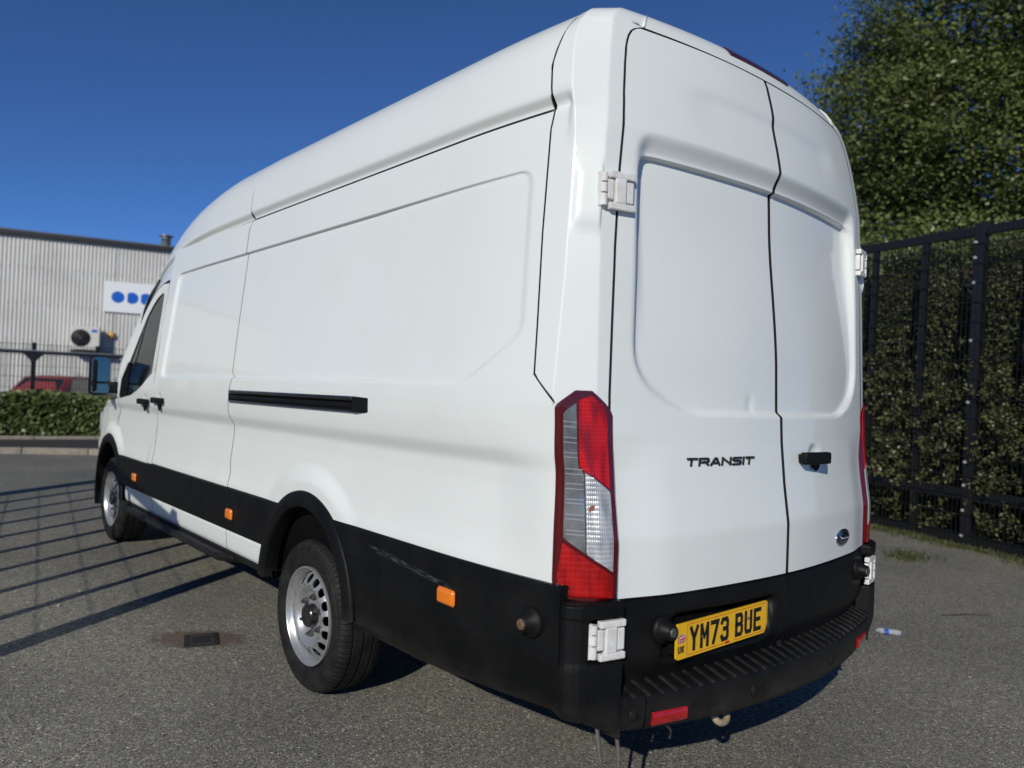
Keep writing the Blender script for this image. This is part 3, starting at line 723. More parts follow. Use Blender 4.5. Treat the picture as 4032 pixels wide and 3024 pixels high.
# black cladding along the sides -------------------------------------------------------------
_gc2, _xc2 = smooth_table([(.38, .965), (.415, .975), (.43, 1.002), (.47, 1.010), (.578, 1.019), (.590, 1.024), (.60, 1.025), (.815, 1.027), (.826, 1.026), (.832, 1.018)], .36, .86, .004)
def Xclad(y, z): return np.interp(z, _gc2, _xc2) - taper(np.asarray(y))*.8 - narrow(y, z)
def clad(name, ylo, yhi, z0, z1, ny, parent, mirror=True, off=0, nz=None, material='plastic'):
    z = lines(z0, z1, .012, [(.59, .014, .004), (z1, .01, .003)]); lo, hi = ylo(z)[:, None], yhi(z)[:, None]; u = np.linspace(0, 1, ny)
    Y = lo+(hi-lo)*u[None, :]; Z = z[:, None]+0*Y; X_ = Xclad(Y, Z)
    if z0 < .5: Z = Z + .042*np.clip((.9-Y)/.74, 0, 1)*np.clip((.60-Z)/.19, 0, 1)
    return sheet(name, np.stack([-(X_+off), Y, Z], -1), material, parent, (.03, 0, 0), mirror)
K = lambda v: (lambda z: np.full_like(z, v))
def arch_y(c, rx, rz, sg): return lambda z: c[0]+sg*rx*np.sqrt(np.clip(1-((z-c[1])/rz)**2, 0, 1))
cl, cr = clad('rear_cladding', K(.158), arch_y(ARCH_R, .472, .494, -1), .402, .831, 70, van)
clad('arch_cladding', arch_y(ARCH_R, .472, .494, 1), K(2.757), .600, .824, 24, van)
for p in (sdoor, sdoor_r): pass
a, b = clad('door_cladding', K(2.763), K(4.168), .600, .822, 40, van)
clad('post_cladding', K(4.173), K(4.282), .600, .818, 8, van)
clad('door_cladding', K(4.288), arch_y(ARCH_F, .475, .50, -1), .600, .812, 30, van)
lock_cone(cl, (-float(Xclad(.262, .705)), .262, .707), 'X', 'rust', .047)
lock_cone(cr, (float(Xclad(.262, .705)), .262, .707), 'X', 'rust', .047)
for q in cr.children:  # the mirrored cover must face outwards
    q.matrix_local = Matrix.Translation((2*float(Xclad(.262, .705)), 0, 0)) @ Matrix.Diagonal((-1, 1, 1, 1))
# white sill and black sill step
def sillx(y, z): return interp([(.44, .93), (.47, .985), (.492, 1.003), (.53, 1.008), (.59, 1.012), (.597, 1.005)], z) - taper(y) - narrow(y, z)
def sill(name, y0, y1, z0, z1, material='paint', off=0):
    z = lines(z0, z1, .011); y = np.linspace(y0, y1, 30); Y, Z = np.meshgrid(y, z)
    return sheet(name, np.stack([-(sillx(Y, Z)+off), Y, Z], -1), material, van, (.03, 0, 0), True)
sill('sill_panel', 2.185, 2.752, .478, .5965); sill('sill_panel', 2.758, 4.150, .478, .5965); sill('sill_panel', 4.156, 4.86, .478, .5965)
def strip(name, y0, y1, prof, material, n=24, mirror=True, endtaper=0):
    """extruded closed section (x outwards, z) along y"""
    y = np.linspace(y0, y1, n); pr = np.array(prof + [prof[0]])
    P = np.zeros((len(pr), n, 3))
    for j, yy in enumerate(y):
        k = 1 if not endtaper else min(1, (yy-y0)/endtaper + .15, (y1-yy)/endtaper + .15)
        P[:, j, 0] = -(pr[0, 0] + (pr[:, 0]-pr[0, 0])*k); P[:, j, 1] = yy; P[:, j, 2] = pr[:, 1]
    o = sheet(name, P, material, van, None, mirror, flip=True)
    return o
strip('sill_moulding', 2.17, 4.90, [(.93, .475), (.992, .480), (1.000, .470), (.990, .444), (.93, .432)], 'plastic')
strip('side_step', 2.66, 4.82, [(.95, .452), (1.045, .462), (1.060, .450), (1.052, .428), (.95, .415)], 'plastic', endtaper=.10)
# wheel-arch mouldings
def arch_mould(c, rx, rz, irx, irz, a0, a1, xb):
    th = np.linspace(R(a0), R(a1), 60); prof = [(0, .003), (.02, .012), (.08, .017), (.5, .020), (.88, .021), (.96, .018), (1.0, .008), (1.02, -.05)]
    P = np.zeros((len(prof), len(th), 3))
    for i, (k, o) in enumerate(prof):
        yy = c[0] - (rx+(irx-rx)*k)*np.cos(th); zz = c[1] + (rz+(irz-rz)*k)*np.sin(th)
        zz = np.where(np.sin(th) < 0, c[1] + .9*(rz)*np.sin(th), zz)
        P[i, :, 0] = -(xb - narrow(yy, zz)*.6 + o); P[i, :, 1] = yy; P[i, :, 2] = zz
    return sheet('arch_moulding', P, 'plastic', van, None, True, flip=False)
arch_mould(ARCH_R, .478, .500, .400, .425, 3, 176, 1.015); arch_mould(ARCH_F, .478, .500, .405, .43, 3, 196, 1.004)
# wheel wells
for c in (ARCH_R, ARCH_F):
    th = np.linspace(R(1), R(179), 30)
    P = np.array([[(x, c[0]-.415*math.cos(t), c[1]+.445*math.sin(t)) for t in th] for x in (-.995, -.97, -.60)]); sheet('wheel_well', P, 'dark', van, None, True)
    P = np.array([[(-.60, c[0]-.415*math.cos(t)*k, c[1]+.445*math.sin(t)*k) for t in th] for k in (1, .5, .02)]); sheet('wheel_well_back', P, 'dark', van, None, True)

# bumper -------------------------------------------------------------------------------------
def bplan(x): return -.056 + .130*(np.abs(x)/.85)**2
prof = [(.110, .519), (.060, .512), (.016, .496), (.004, .489), (-.001, .478), (-.001, .466), (.003, .40), (.010, .375), (.03, .365), (.10, .365)]
def bump_sheet(name, x0, x1, parent):
    P = np.array([[(x, bplan(x)+dy + (.01*(abs(x)/.81)**2 if i < 2 else 0), z + (.022*(abs(x)/.81)**3 if z < .41 else 0)) for x in np.linspace(x0, x1, max(6, int((x1-x0)/.022)))] for i, (dy, z) in enumerate(prof)])
    return sheet(name, P, 'plastic', parent, flip=True)
bumper = bump_sheet('bumper', -.727, .727, van)
for a_, b_ in ((-.815, -.731), (.731, .815)): bump_sheet('bumper_end', a_, b_, bumper)
# raised ribs on the step
for k in range(31):
    x = -.765 + k*1.53/30; y = float(bplan(x))
    bm = bmesh.new(); add_box(bm, (x, y+.046, .5050), (.015, .094, .010), Matrix.Rotation(math.atan(-.12), 3, 'X').inverted() if False else Matrix.Rotation(.30, 3, 'X'), .0035, 2)
    bm_obj('step_rib', bm, 'rib', bumper, False)
# bumper corners: full column from the lower edge up to the lamp, with the hinge pocket
CP = np.array([(-.9885, .157), (-.986, .140), (-.975, .122), (-.955, .106), (-.930, .095), (-.905, .087), (-.880, .080), (-.85, .073), (-.815, .066)])
tg = np.linspace(0, 1, 60); zc = lines(0, 1, .035, [(.53, .03, .008), (.86, .03, .008), (.985, .02, .005)]); P = []
for v in zc:
    sx_ = np.linspace(0, 1, len(CP)); x, y = np.interp(tg, sx_, CP[:, 0]), np.interp(tg, sx_, CP[:, 1])
    zb_ = interp([(0, .446), (.45, .436), (1, .388)], tg); z = zb_ + (.785-zb_)*v
    dx, dy = x+.86, y-.22; l = np.hypot(dx, dy)
    ins = .014*(1-sm(v, 0, .06)) + .010*sm(v, .975, 1) + .004*sm(z, .60, .61)*(1-sm(z, .738, .742))
    poc = sm(tg, .50, .53)*sm(z, .604, .612)*(1-sm(z, .733, .739)); ins = ins + .045*poc
    P.append(np.stack([x-dx/l*ins, y-dy/l*ins+.0, z], -1))
sheet('bumper_corner', np.array(P), 'plastic', bumper, (.02, .05, 0), True)
# inner walls beside the step
P = np.array([[(-.815, y, z) for y in (.066, .10, .16)] for z in (.37, .5, .605)]); sheet('bumper_end_wall', P, 'plastic', bumper, None, True)
# reflectors, sensors
def reflector(x0, x1, z0, z1):
    zc_ = (z0+z1)/2; P = []
    for z, i in ((z0, 0), (z0+.004, .004), (zc_, .005), (z1-.004, .004), (z1, 0)):
        P.append([(x, float(bplan(x))-i-.001, z) for x in np.linspace(x0, x1, 8)])
    return sheet('reflector', np.array(P), 'refl_red', bumper, (0, .01, 0), flip=True)
reflector(-.705, -.575, .398, .438); reflector(.575, .705, .398, .438)
for x, z in ((-.768, .438), (-.26, .43), (.26, .43), (.768, .438)):
    y = float(bplan(x)) if abs(x) < .8 else .070; 
    bm = bmesh.new(); add_lathe(bm, [(.002, .021), (-.002, .019), (-.001, .0165), (-.001, .0135), (-.004, .0125), (-.004, .0008)], 'Y', (x, y, z), 24); bm_obj('parking_sensor', bm, 'plastic', bumper, True)
# amber side markers
for sgn in (-1, 1):
    for (y, z) in ((.672, .695), (2.672, .690), (4.545, .690)):
        bm = bmesh.new(); add_box(bm, (sgn*(float(Xclad(y, z))+.004), y, z), (.022, .098 if y < 1 else .088, .056), None, .014, 3); bm_obj('side_marker', bm, 'amber', van, True)
# sliding-door rail
def rail():
    for sgn in (-1, 1):
        x = sgn*1.027
        bm = bmesh.new(); add_box(bm, (x-sgn*.006, 2.055, 1.327), (.016, 1.39, .066)); ro = bm_obj('door_rail', bm, 'dark', van)
        bm = bmesh.new(); add_box(bm, (x+sgn*.004, 2.035, 1.3505), (.026, 1.36, .018), None, .006, 3); bm_obj('rail_lip', bm, 'gloss_black', ro, True)
        bm = bmesh.new(); add_box(bm, (x+sgn*.001, 2.045, 1.2985), (.018, 1.38, .010), None, .004, 2); bm_obj('rail_lip', bm, 'gloss_black', ro, True)
        bm = bmesh.new(); add_box(bm, (x-sgn*.001, 2.04, 1.322), (.012, 1.36, .020), None, .003, 2); bm_obj('rail_slot', bm, 'plastic', ro, True)
        V = [(x-sgn*.012, 1.243, 1.293), (x-sgn*.012, 1.243, 1.360), (x+sgn*.004, 1.252, 1.354), (x+sgn*.004, 1.252, 1.299),
             (x-sgn*.012, 1.372, 1.292), (x-sgn*.012, 1.372, 1.361), (x+sgn*.019, 1.345, 1.358), (x+sgn*.019, 1.345, 1.295)]
        me = mesh('rail_end', V, [(0, 1, 2, 3), (7, 6, 5, 4), (3, 2, 6, 7), (1, 0, 4, 5), (2, 1, 5, 6), (0, 3, 7, 4)])
        bm = bmesh.new(); bm.from_mesh(me); bmesh.ops.bevel(bm, geom=list(bm.edges), offset=.003, segments=2, affect='EDGES'); bm_obj('rail_end', bm, 'plastic', ro)
rail()
# pull handles
for sgn, par_s in ((-1, sdoor), (1, sdoor_r)):
    for (y, z, par) in ((4.035, 1.262, par_s), (4.375, 1.245, van)):
        x = sgn*(1.020)
        bm = bmesh.new(); add_box(bm, (x+sgn*.018, y, z), (.026, .225 if par is van else .235, .040), None, .011, 3)
        for dy in (-.085, .085): add_box(bm, (x+sgn*.004, y+dy, z), (.03, .04, .034), None, .008)
        add_lathe(bm, [(x+sgn*.002, .001), (x+sgn*.004, .036), (x, .048)], 'X', (0, y, z-.022), 18, math.pi, 2*math.pi)
        bm_obj('door_handle', bm, 'plastic', par, True)

# front doors, glass --------------------------------------------------------------------------
ZB = [(4.16, 1.452), (4.262, 1.437), (4.36, 1.398), (4.453, 1.359), (4.60, 1.316), (4.765, 1.280), (5.07, 1.252), (5.14, 1.245), (5.30, 1.22)]
fd_front = [(.80, 4.98), (.93, 5.27), (1.0, 5.255), (1.14, 5.165), (1.245, 5.135)]
zn = np.linspace(0, 1, 60); yn = np.linspace(0, 1, 70)
def fd_rear(z): return interp([(.80, 4.290), (.94, 4.288), (1.05, 4.178), (1.45, 4.153)], z)
rows = []
for v in zn:
    y0 = fd_rear(.815+(1.45-.815)*v); y1 = interp(fd_front, .815+(1.245-.815)*v)
    Y = y0+(y1-y0)*yn; top = interp(ZB, Y); bz = np.maximum(.815, arch_z(Y, ARCH_F, .48, .503)); Z = bz+(top-bz)*v; rows.append(side_pts(Y, Z))
fdl, fdr = sheet('front_door', np.array(rows), 'paint', van, (.02, 0, 0), True)
# post between front and sliding door, low down
P = np.array([[(-float(Xs(y, z)), y, z) for y in np.linspace(4.176, max(4.178, float(fd_rear(z))-.004), 5)] for z in np.linspace(.82, 1.05, 16)])
sheet('door_post', P, 'paint', van, (.02, 0, 0), True)
WIN = [(4.262, 1.437), (4.258, 1.62), (4.252, 1.85), (4.25, 1.985), (4.268, 2.014), (4.32, 2.019), (4.43, 1.995), (4.55, 1.94), (4.66, 1.868), (4.78, 1.73), (4.90, 1.575), (5.00, 1.43), (5.07, 1.300), (5.085, 1.262)]
FRM = [(4.158, 1.448), (4.156, 1.62), (4.146, 1.85), (4.140, 2.00), (4.137, 2.075), (4.30, 2.083), (4.46, 2.048), (4.60, 1.985), (4.72, 1.905), (4.845, 1.765), (4.965, 1.60), (5.065, 1.455), (5.130, 1.33), (5.145, 1.246)]
def densify(p, n):
    p = np.array(p); s = np.linspace(0, len(p)-1, n); return np.stack([np.interp(s, np.arange(len(p)), p[:, 0]), np.interp(s, np.arange(len(p)), p[:, 1])], 1)
w_, f_ = densify(WIN, 80), densify(FRM, 80)
P = np.array([side_pts(*(f_+(w_-f_)*k).T, -.006*k) for k in np.linspace(0, 1, 6)])
for o, q in zip((fdl, fdr), sheet('window_frame', P, 'paint', van, (.02, 0, 0), True)): q.parent = o
# glass: rows between the front and rear window edges
zw = np.linspace(1.262, 2.012, 40)
def rear_edge(z): return interp([(1.262, 4.95), (1.28, 4.765), (1.316, 4.60), (1.359, 4.453), (1.398, 4.36), (1.437, 4.262), (1.985, 4.25), (2.012, 4.27)], z)
def front_edge(z): return interp([(1.262, 5.085), (1.30, 5.07), (1.43, 5.0), (1.575, 4.90), (1.73, 4.78), (1.868, 4.66), (1.94, 4.55), (1.995, 4.43), (2.012, 4.36)], z)
P = np.array([side_pts(rear_edge(z)-.004+(front_edge(z)-rear_edge(z)+.008)*np.linspace(0, 1, 20), np.full(20, z), -.012) for z in zw])
for o, q in zip((fdl, fdr), sheet('window', P, 'glass', van, None, True)): q.parent = o
P = np.array([side_pts(yv+np.array([-.014, .014]), np.full(2, z), -.008) for z, yv in ((1.285, 4.82), (1.5, 4.79), (1.80, 4.70), (1.875, 4.655))])
for o, q in zip((fdl, fdr), sheet('window_bar', P, 'gloss_black', van, (.01, 0, 0), True)): q.parent = o
# black sail panel and mirror
V = [side_pts(np.array([y]), np.array([z]), .004)[0] for y, z in ((4.86, 1.276), (5.10, 1.262), (5.03, 1.40), (4.93, 1.53), (4.87, 1.50))]
for sgn, par in ((-1, fdl), (1, fdr)):
    vv = [np.array(p)*np.array([-sgn, 1, 1]) for p in V]; me = mesh('sail_panel', vv + [p+np.array([-sgn*.012, 0, 0]) for p in vv], [(0, 1, 2, 3, 4), (9, 8, 7, 6, 5)]+[(i, (i+1) % 5, 5+(i+1) % 5, 5+i) for i in range(5)])
    bm = bmesh.new(); bm.from_mesh(me); bm_obj('sail_panel', bm, 'plastic', par)
    bm = bmesh.new(); add_box(bm, (sgn*1.135, 5.255, 1.42), (.150, .13, .305), None, .045, 4)
    for v in bm.verts:                                           # taper the shell forwards
        if v.co.y > 5.25: v.co.x = sgn*1.135+(v.co.x-sgn*1.135)*.72; v.co.z = 1.425+(v.co.z-1.425)*.85
    mo = bm_obj('door_mirror', bm, 'plastic', van, True)
    bm = bmesh.new(); add_box(bm, (sgn*1.03, 5.20, 1.33), (.13, .07, .09), Matrix.Rotation(sgn*.35, 3, 'Z'), .02, 3); bm_obj('mirror_arm', bm, 'plastic', mo, True)
    for (z0, z1) in ((1.375, 1.565), (1.285, 1.358)):
        pts = round_poly([(-.07, z0), (.07, z0), (.072, z1-.02), (.05, z1), (-.05, z1), (-.072, z1-.02)], .015, 4)
        vv = [(sgn*1.135+p[0]*.86, 5.187+p[0]*sgn*.12, p[1]) for p in pts]; n_ = len(vv)
        bm = bmesh.new(); fs = [bm.verts.new(p) for p in vv]; bk = [bm.verts.new((p[0], p[1]+.012, p[2])) for p in vv]
        bm.faces.new(fs); bm.faces.new(bk[::-1])
        for i in range(n_): bm.faces.new((fs[i], fs[(i+1) % n_], bk[(i+1) % n_], bk[i]))
        bm_obj('mirror_glass', bm, 'mirror', mo)
# cab front: pillars, screen, wings, bonnet, nose -----------------------------------------------
def scr(k, x):  # windscreen surface, k 0 top .. 1 base
    y = 4.71+(5.62-4.71)*k; z = 2.215+(1.335-2.215)*k + .035*math.sin(math.pi*k); hw = .838+(.935-.838)*k
    return (x*hw, y + .24*(1-abs(x)**2.2), z + .03*(1-x*x))
P = np.array([[scr(k, x) for x in np.linspace(-1, 1, 30)] for k in np.linspace(0, 1, 20)]); sheet('windscreen', P, 'glass', van)
edge = np.array([scr(k, -1) for k in np.linspace(0, 1, 40)]); fo = densify([(4.81, 1.812), (4.845, 1.768), (4.965, 1.603), (5.065, 1.458), (5.130, 1.333), (5.149, 1.248)], 40)
outer = np.stack([-Xs(fo[:, 0], fo[:, 1])+.002, fo[:, 0]+.004, fo[:, 1]+.003], -1)
P = np.array([outer+(edge-outer)*t + np.array([-.022, .012, .012])*math.sin(math.pi*t) for t in np.linspace(0, 1, 10)]); sheet('windscreen_pillar', P, 'paint', van, None, True)
# wings
rows = []
for v in np.linspace(0, 1, 40):
    y0 = interp(fd_front, .80+(1.245-.80)*v)+.006; y1 = 6.30-.25*v; Y = y0+(y1-y0)*np.linspace(0, 1, 50)
    top = interp([(5.1, 1.252), (5.5, 1.225), (6.0, 1.12), (6.35, 1.0)], Y); bz = np.maximum(.80, arch_z(Y, ARCH_F, .48, .503)); rows.append(side_pts(Y, bz+(top-bz)*v))
sheet('wing', np.array(rows), 'paint', van, (.02, 0, 0), True)
P = []
for y in np.linspace(5.13, 6.42, 26):
    zt = interp([(5.13, 1.262), (5.5, 1.24), (6.0, 1.135), (6.42, .98)], y); hw = float(Xs(y, zt-.05))
    crown = interp([(5.13, .02), (5.6, .14), (6.1, .11), (6.42, .05)], y)
    P.append([(x*hw, y + .06*(1-x*x), zt + crown*(1-abs(x)**2.4)) for x in np.linspace(-1, 1, 30)])
sheet('bonnet', np.array(P), 'paint', van, flip=True)
P = []
for z, dy in ((.36, -.02), (.42, .0), (.60, .03), (.75, .0), (.90, -.05), (.99, -.10)):
    P.append([(x*.915*(1-.06*(z < .4)), 6.62+dy-.62*abs(x)**3.2, z) for x in np.linspace(-1, 1, 40)])
nose = sheet('front_bumper', np.array(P), 'plastic', van, flip=True)
box('grille', (0, 6.56, .93), (1.0, .05, .16), 'gloss_black', nose, bevel=.02)
for s in (-1, 1): box('headlight', (s*.70, 6.33, 1.0), (.30, .22, .22), 'lamp_clear', nose, Matrix.Rotation(-s*.5, 3, 'Z'), .05)
# cab interior
box('dashboard', (0, 5.25, 1.12), (1.7, .5, .3), 'seat', van, bevel=.06)
for x in (-.52, .52, .05):
    bm = bmesh.new(); add_box(bm, (x, 4.35, 1.25), (.50, .16, .72), Matrix.Rotation(.18, 3, 'X'), .06); add_box(bm, (x, 4.30, 1.72), (.28, .12, .22), None, .05); add_box(bm, (x, 4.58, .92), (.5, .55, .16), None, .06)
    bm_obj('seat', bm, 'seat', van, True)
bm = bmesh.new(); add_lathe(bm, [(-.012, .20), (0, .212), (.012, .20), (0, .188), (-.012, .20)], 'Y', (0, 0, 0), 32); sw = bm_obj('steering_wheel', bm, 'gloss_black', van, True); sw.location = (.52, 4.95, 1.36); sw.rotation_euler = (-.5, 0, 0)
# dark inner shell (load space) so the gaps read dark, and the underside
sec = [(.93, .50), (.955, 1.05), (.965, 1.30), (.90, 2.24), (.885, 2.42), (.80, 2.56), (0, 2.63)]; sec = sec + [(-x, z) for x, z in sec[-2::-1]]
P = np.array([[(x*k, y+(.0 if z < 2.3 else .02), min(z, zm-.06*(x/.9)**2)) for x, z in sec + [sec[0]]] for y, k, zm in ((.235, .02, 9), (.235, .96, 9), (.34, 1, 9), (3.2, 1, 9), (3.7, .98, 2.5), (4.10, .96, 2.22), (4.10, .02, 2.22))])
sheet('inner_shell', P, 'dark', van)
box('floor_pan', (0, 3.1, .50), (1.84, 5.9, .06), 'dark', van)
for s in (-1, 1): box('chassis_rail', (s*.42, 2.6, .45), (.09, 5.0, .10), 'dark', van)
bm = bmesh.new(); add_tube(bm, [(-.8, 1.80, .345), (.8, 1.80, .345)], .045, 12); add_lathe(bm, [(-.13, .02), (-.11, .09), (0, .14), (.11, .09), (.13, .02)], 'X', (0, 1.80, .345), 18); bm_obj('rear_axle', bm, 'dark', van, True)
bm = bmesh.new(); add_tube(bm, [(-.7, 5.45, .36), (.7, 5.45, .36)], .04, 10); bm_obj('front_subframe', bm, 'dark', van)
bm = bmesh.new(); add_lathe(bm, [(-.10, .02), (-.10, .33), (.10, .33), (.10, .02)], 'Z', (0, .78, .40), 28); bm_obj('spare_wheel', bm, 'rubber', van, True)

# wheels --------------------------------------------------------------------------------------
def make_wheel(R0=.355, wt=.235):
    """outer face at x=0, tyre extends towards +x; centre at origin"""
    root = None
    prof = [(.030, .222, 0), (.016, .235, 0), (.007, .255, 0), (.002, .285, 0), (.004, .307, 0), (.007, .311, 0), (.007, .316, 0), (.014, .333, 1), (.020, .341, 1), (.029, .348, 2), (.045, .3535, 2), (.058, .3545, 2),
            (.060, .346, 0), (.067, .346, 0), (.069, .355, 0), (.085, .355, 3), (.110, .3553, 3), (.112, .3465, 0), (.120, .3465, 0), (.122, .3553, 0), (.140, .3553, 4), (.160, .355, 4), (.162, .3465, 0), (.170, .3465, 0), (.172, .3545, 0), (.190, .3535, 2), (.206, .348, 2), (.222, .335, 1), (.233, .30, 0), (.228, .255, 0), (.205, .222, 0)]
    n = 480; V, F = [], []
    for (x, r, kind) in prof:
        r = .222+(r-.222)*(.345-.222)/(.355-.222)
        for k in range(n):
            rr, xx = r, x
            if kind in (1, 2) and k % 6 == 0: rr -= .0055 if kind == 2 else .0035
            if kind == 3 and k % 16 in (0,): rr -= .004
            if kind == 4 and (k+8) % 16 in (0,): rr -= .004
            a = 2*math.pi*k/n; V.append((xx, rr*math.cos(a), rr*math.sin(a)))
    for i in range(len(prof)-1):
        for k in range(n): F.append((i*n+k, i*n+(k+1) % n, (i+1)*n+(k+1) % n, (i+1)*n+k))
    tyre = np_mesh('tyre', V, np.array(F)[:, ::-1])
    bm = bmesh.new()     # rim: lip, barrel
    add_lathe(bm, [(.034, .205), (.030, .222), (.018, .2245), (.0105, .2225), (.0095, .217), (.014, .213), (.028, .210), (.034, .203), (.042, .199), (.058, .197), (.060, .194)], 'X', (0, 0, 0), 96)
    add_lathe(bm, [(.058, .1965), (.20, .19)], 'X', (0, 0, 0), 48)
    # perforated disc: 16 sectors, each with an oval hole
    ns = 16; r1, r2 = .140, .196
    def dx(r): return np.interp(r, [.03, .066, .09, .100, .108, .116, .126, .134, .142, .155, .170, .184, .196], [.046, .046, .048, .046, .040, .031, .020, .0145, .013, .0165, .027, .042, .058])
    P3 = lambda r, a: bm.verts.new((float(dx(r)), r*math.cos(a), r*math.sin(a)))
    for s_ in range(ns):
        a0, a1 = 2*math.pi*s_/ns, 2*math.pi*(s_+1)/ns; ac = (a0+a1)/2; rc = .1655; m = 24; rings = []
        for kk in (1.0, .5, 0, -1):
            ring = []
            for j in range(m):
                th = 2*math.pi*j/m; c_, s2 = math.cos(th), math.sin(th); q = 1/max(abs(c_), abs(s2))
                rb, ab = rc+(r2-r1)/2*q*c_ + ((r1+r2)/2-rc), ac+(a1-a0)/2*q*s2
                re, ae = rc+.0210*c_, ac+.0215/rc*s2
                t = max(kk, 0); r_, a_ = re+(rb-re)*t, ae+(ab-ae)*t
                v = P3(r_, a_)
                if kk < 0: v.co.x += .006
                ring.append(v)
            rings.append(ring)
        for A, B in zip(rings, rings[1:]):
            for j in range(m): bm.faces.new((A[j], A[(j+1) % m], B[(j+1) % m], B[j]))
    add_lathe(bm, [(float(dx(r)), r) for r in (.140, .134, .126, .120, .116, .112, .108, .104, .100, .095, .09, .08, .066, .045)], 'X', (0, 0, 0), 64)
    bmesh.ops.remove_doubles(bm, verts=bm.verts, dist=.0006); bmesh.ops.recalc_face_normals(bm, faces=bm.faces)
    rim = bpy.data.meshes.new('rim'); bm.to_mesh(rim); bm.free()
    bm = bmesh.new(); add_lathe(bm, [(.060, .052), (.014, .052), (.008, .047), (.007, .040), (.010, .030), (.010, .0005)], 'X', (0, 0, 0), 32)
    hub = bpy.data.meshes.new('hub_cap'); bmesh.ops.recalc_face_normals(bm, faces=bm.faces); bm.to_mesh(hub); bm.free()
    bm = bmesh.new(); add_lathe(bm, [(.056, .0175), (.042, .017), (.040, .0130), (.028, .0125), (.027, .0085), (.017, .008), (.015, .005), (.015, .0004)], 'X', (0, 0, 0), 10)
    nut = bpy.data.meshes.new('wheel_nut'); bmesh.ops.recalc_face_normals(bm, faces=bm.faces); bm.to_mesh(nut); bm.free()
    bm = bmesh.new(); add_lathe(bm, [(.115, .01), (.115, .175), (.13, .18), (.13, .02)], 'X', (0, 0, 0), 40)
    drum = bpy.data.meshes.new('brake_drum'); bm.to_mesh(drum); bm.free()
    for me, mm in ((tyre, 'rubber'), (rim, 'steel'), (hub, 'gloss_black'), (nut, 'nut'), (drum, 'dark')): me.materials.append(M[mm]); me.polygons.foreach_set('use_smooth', [True]*len(me.polygons))
    nut.polygons.foreach_set('use_smooth', [False]*len(nut.polygons))
    rim.set_sharp_from_angle(angle=R(40)); tyre.set_sharp_from_angle(angle=R(20)); hub.set_sharp_from_angle(angle=R(35))
    return tyre, rim, hub, nut, drum
tyre, rim, hubm, nutm, drum = make_wheel()
def put(name, me, parent): o = bpy.data.objects.new(name, me); COL.objects.link(o); o.parent = parent; return o
for (x, y, z, rot) in ((-.985, 1.822, .3405, 0), (-.973, 5.455, .4155, 0), (.985, 1.822, .3405, math.pi), (.973, 5.455, .4155, math.pi)):
    w = put('wheel', tyre, van); w.name = 'wheel'; w.location = (x, y, z); w.rotation_euler = (.12, 0, rot)
    rr = put('rim', rim, w); put('hub_cap', hubm, w); put('brake_drum', drum, w)
    for k in range(6):
        nn = put('wheel_nut', nutm, w); a = 2*math.pi*k/6 + .5; nn.location = (0, .086*math.cos(a), .086*math.sin(a))

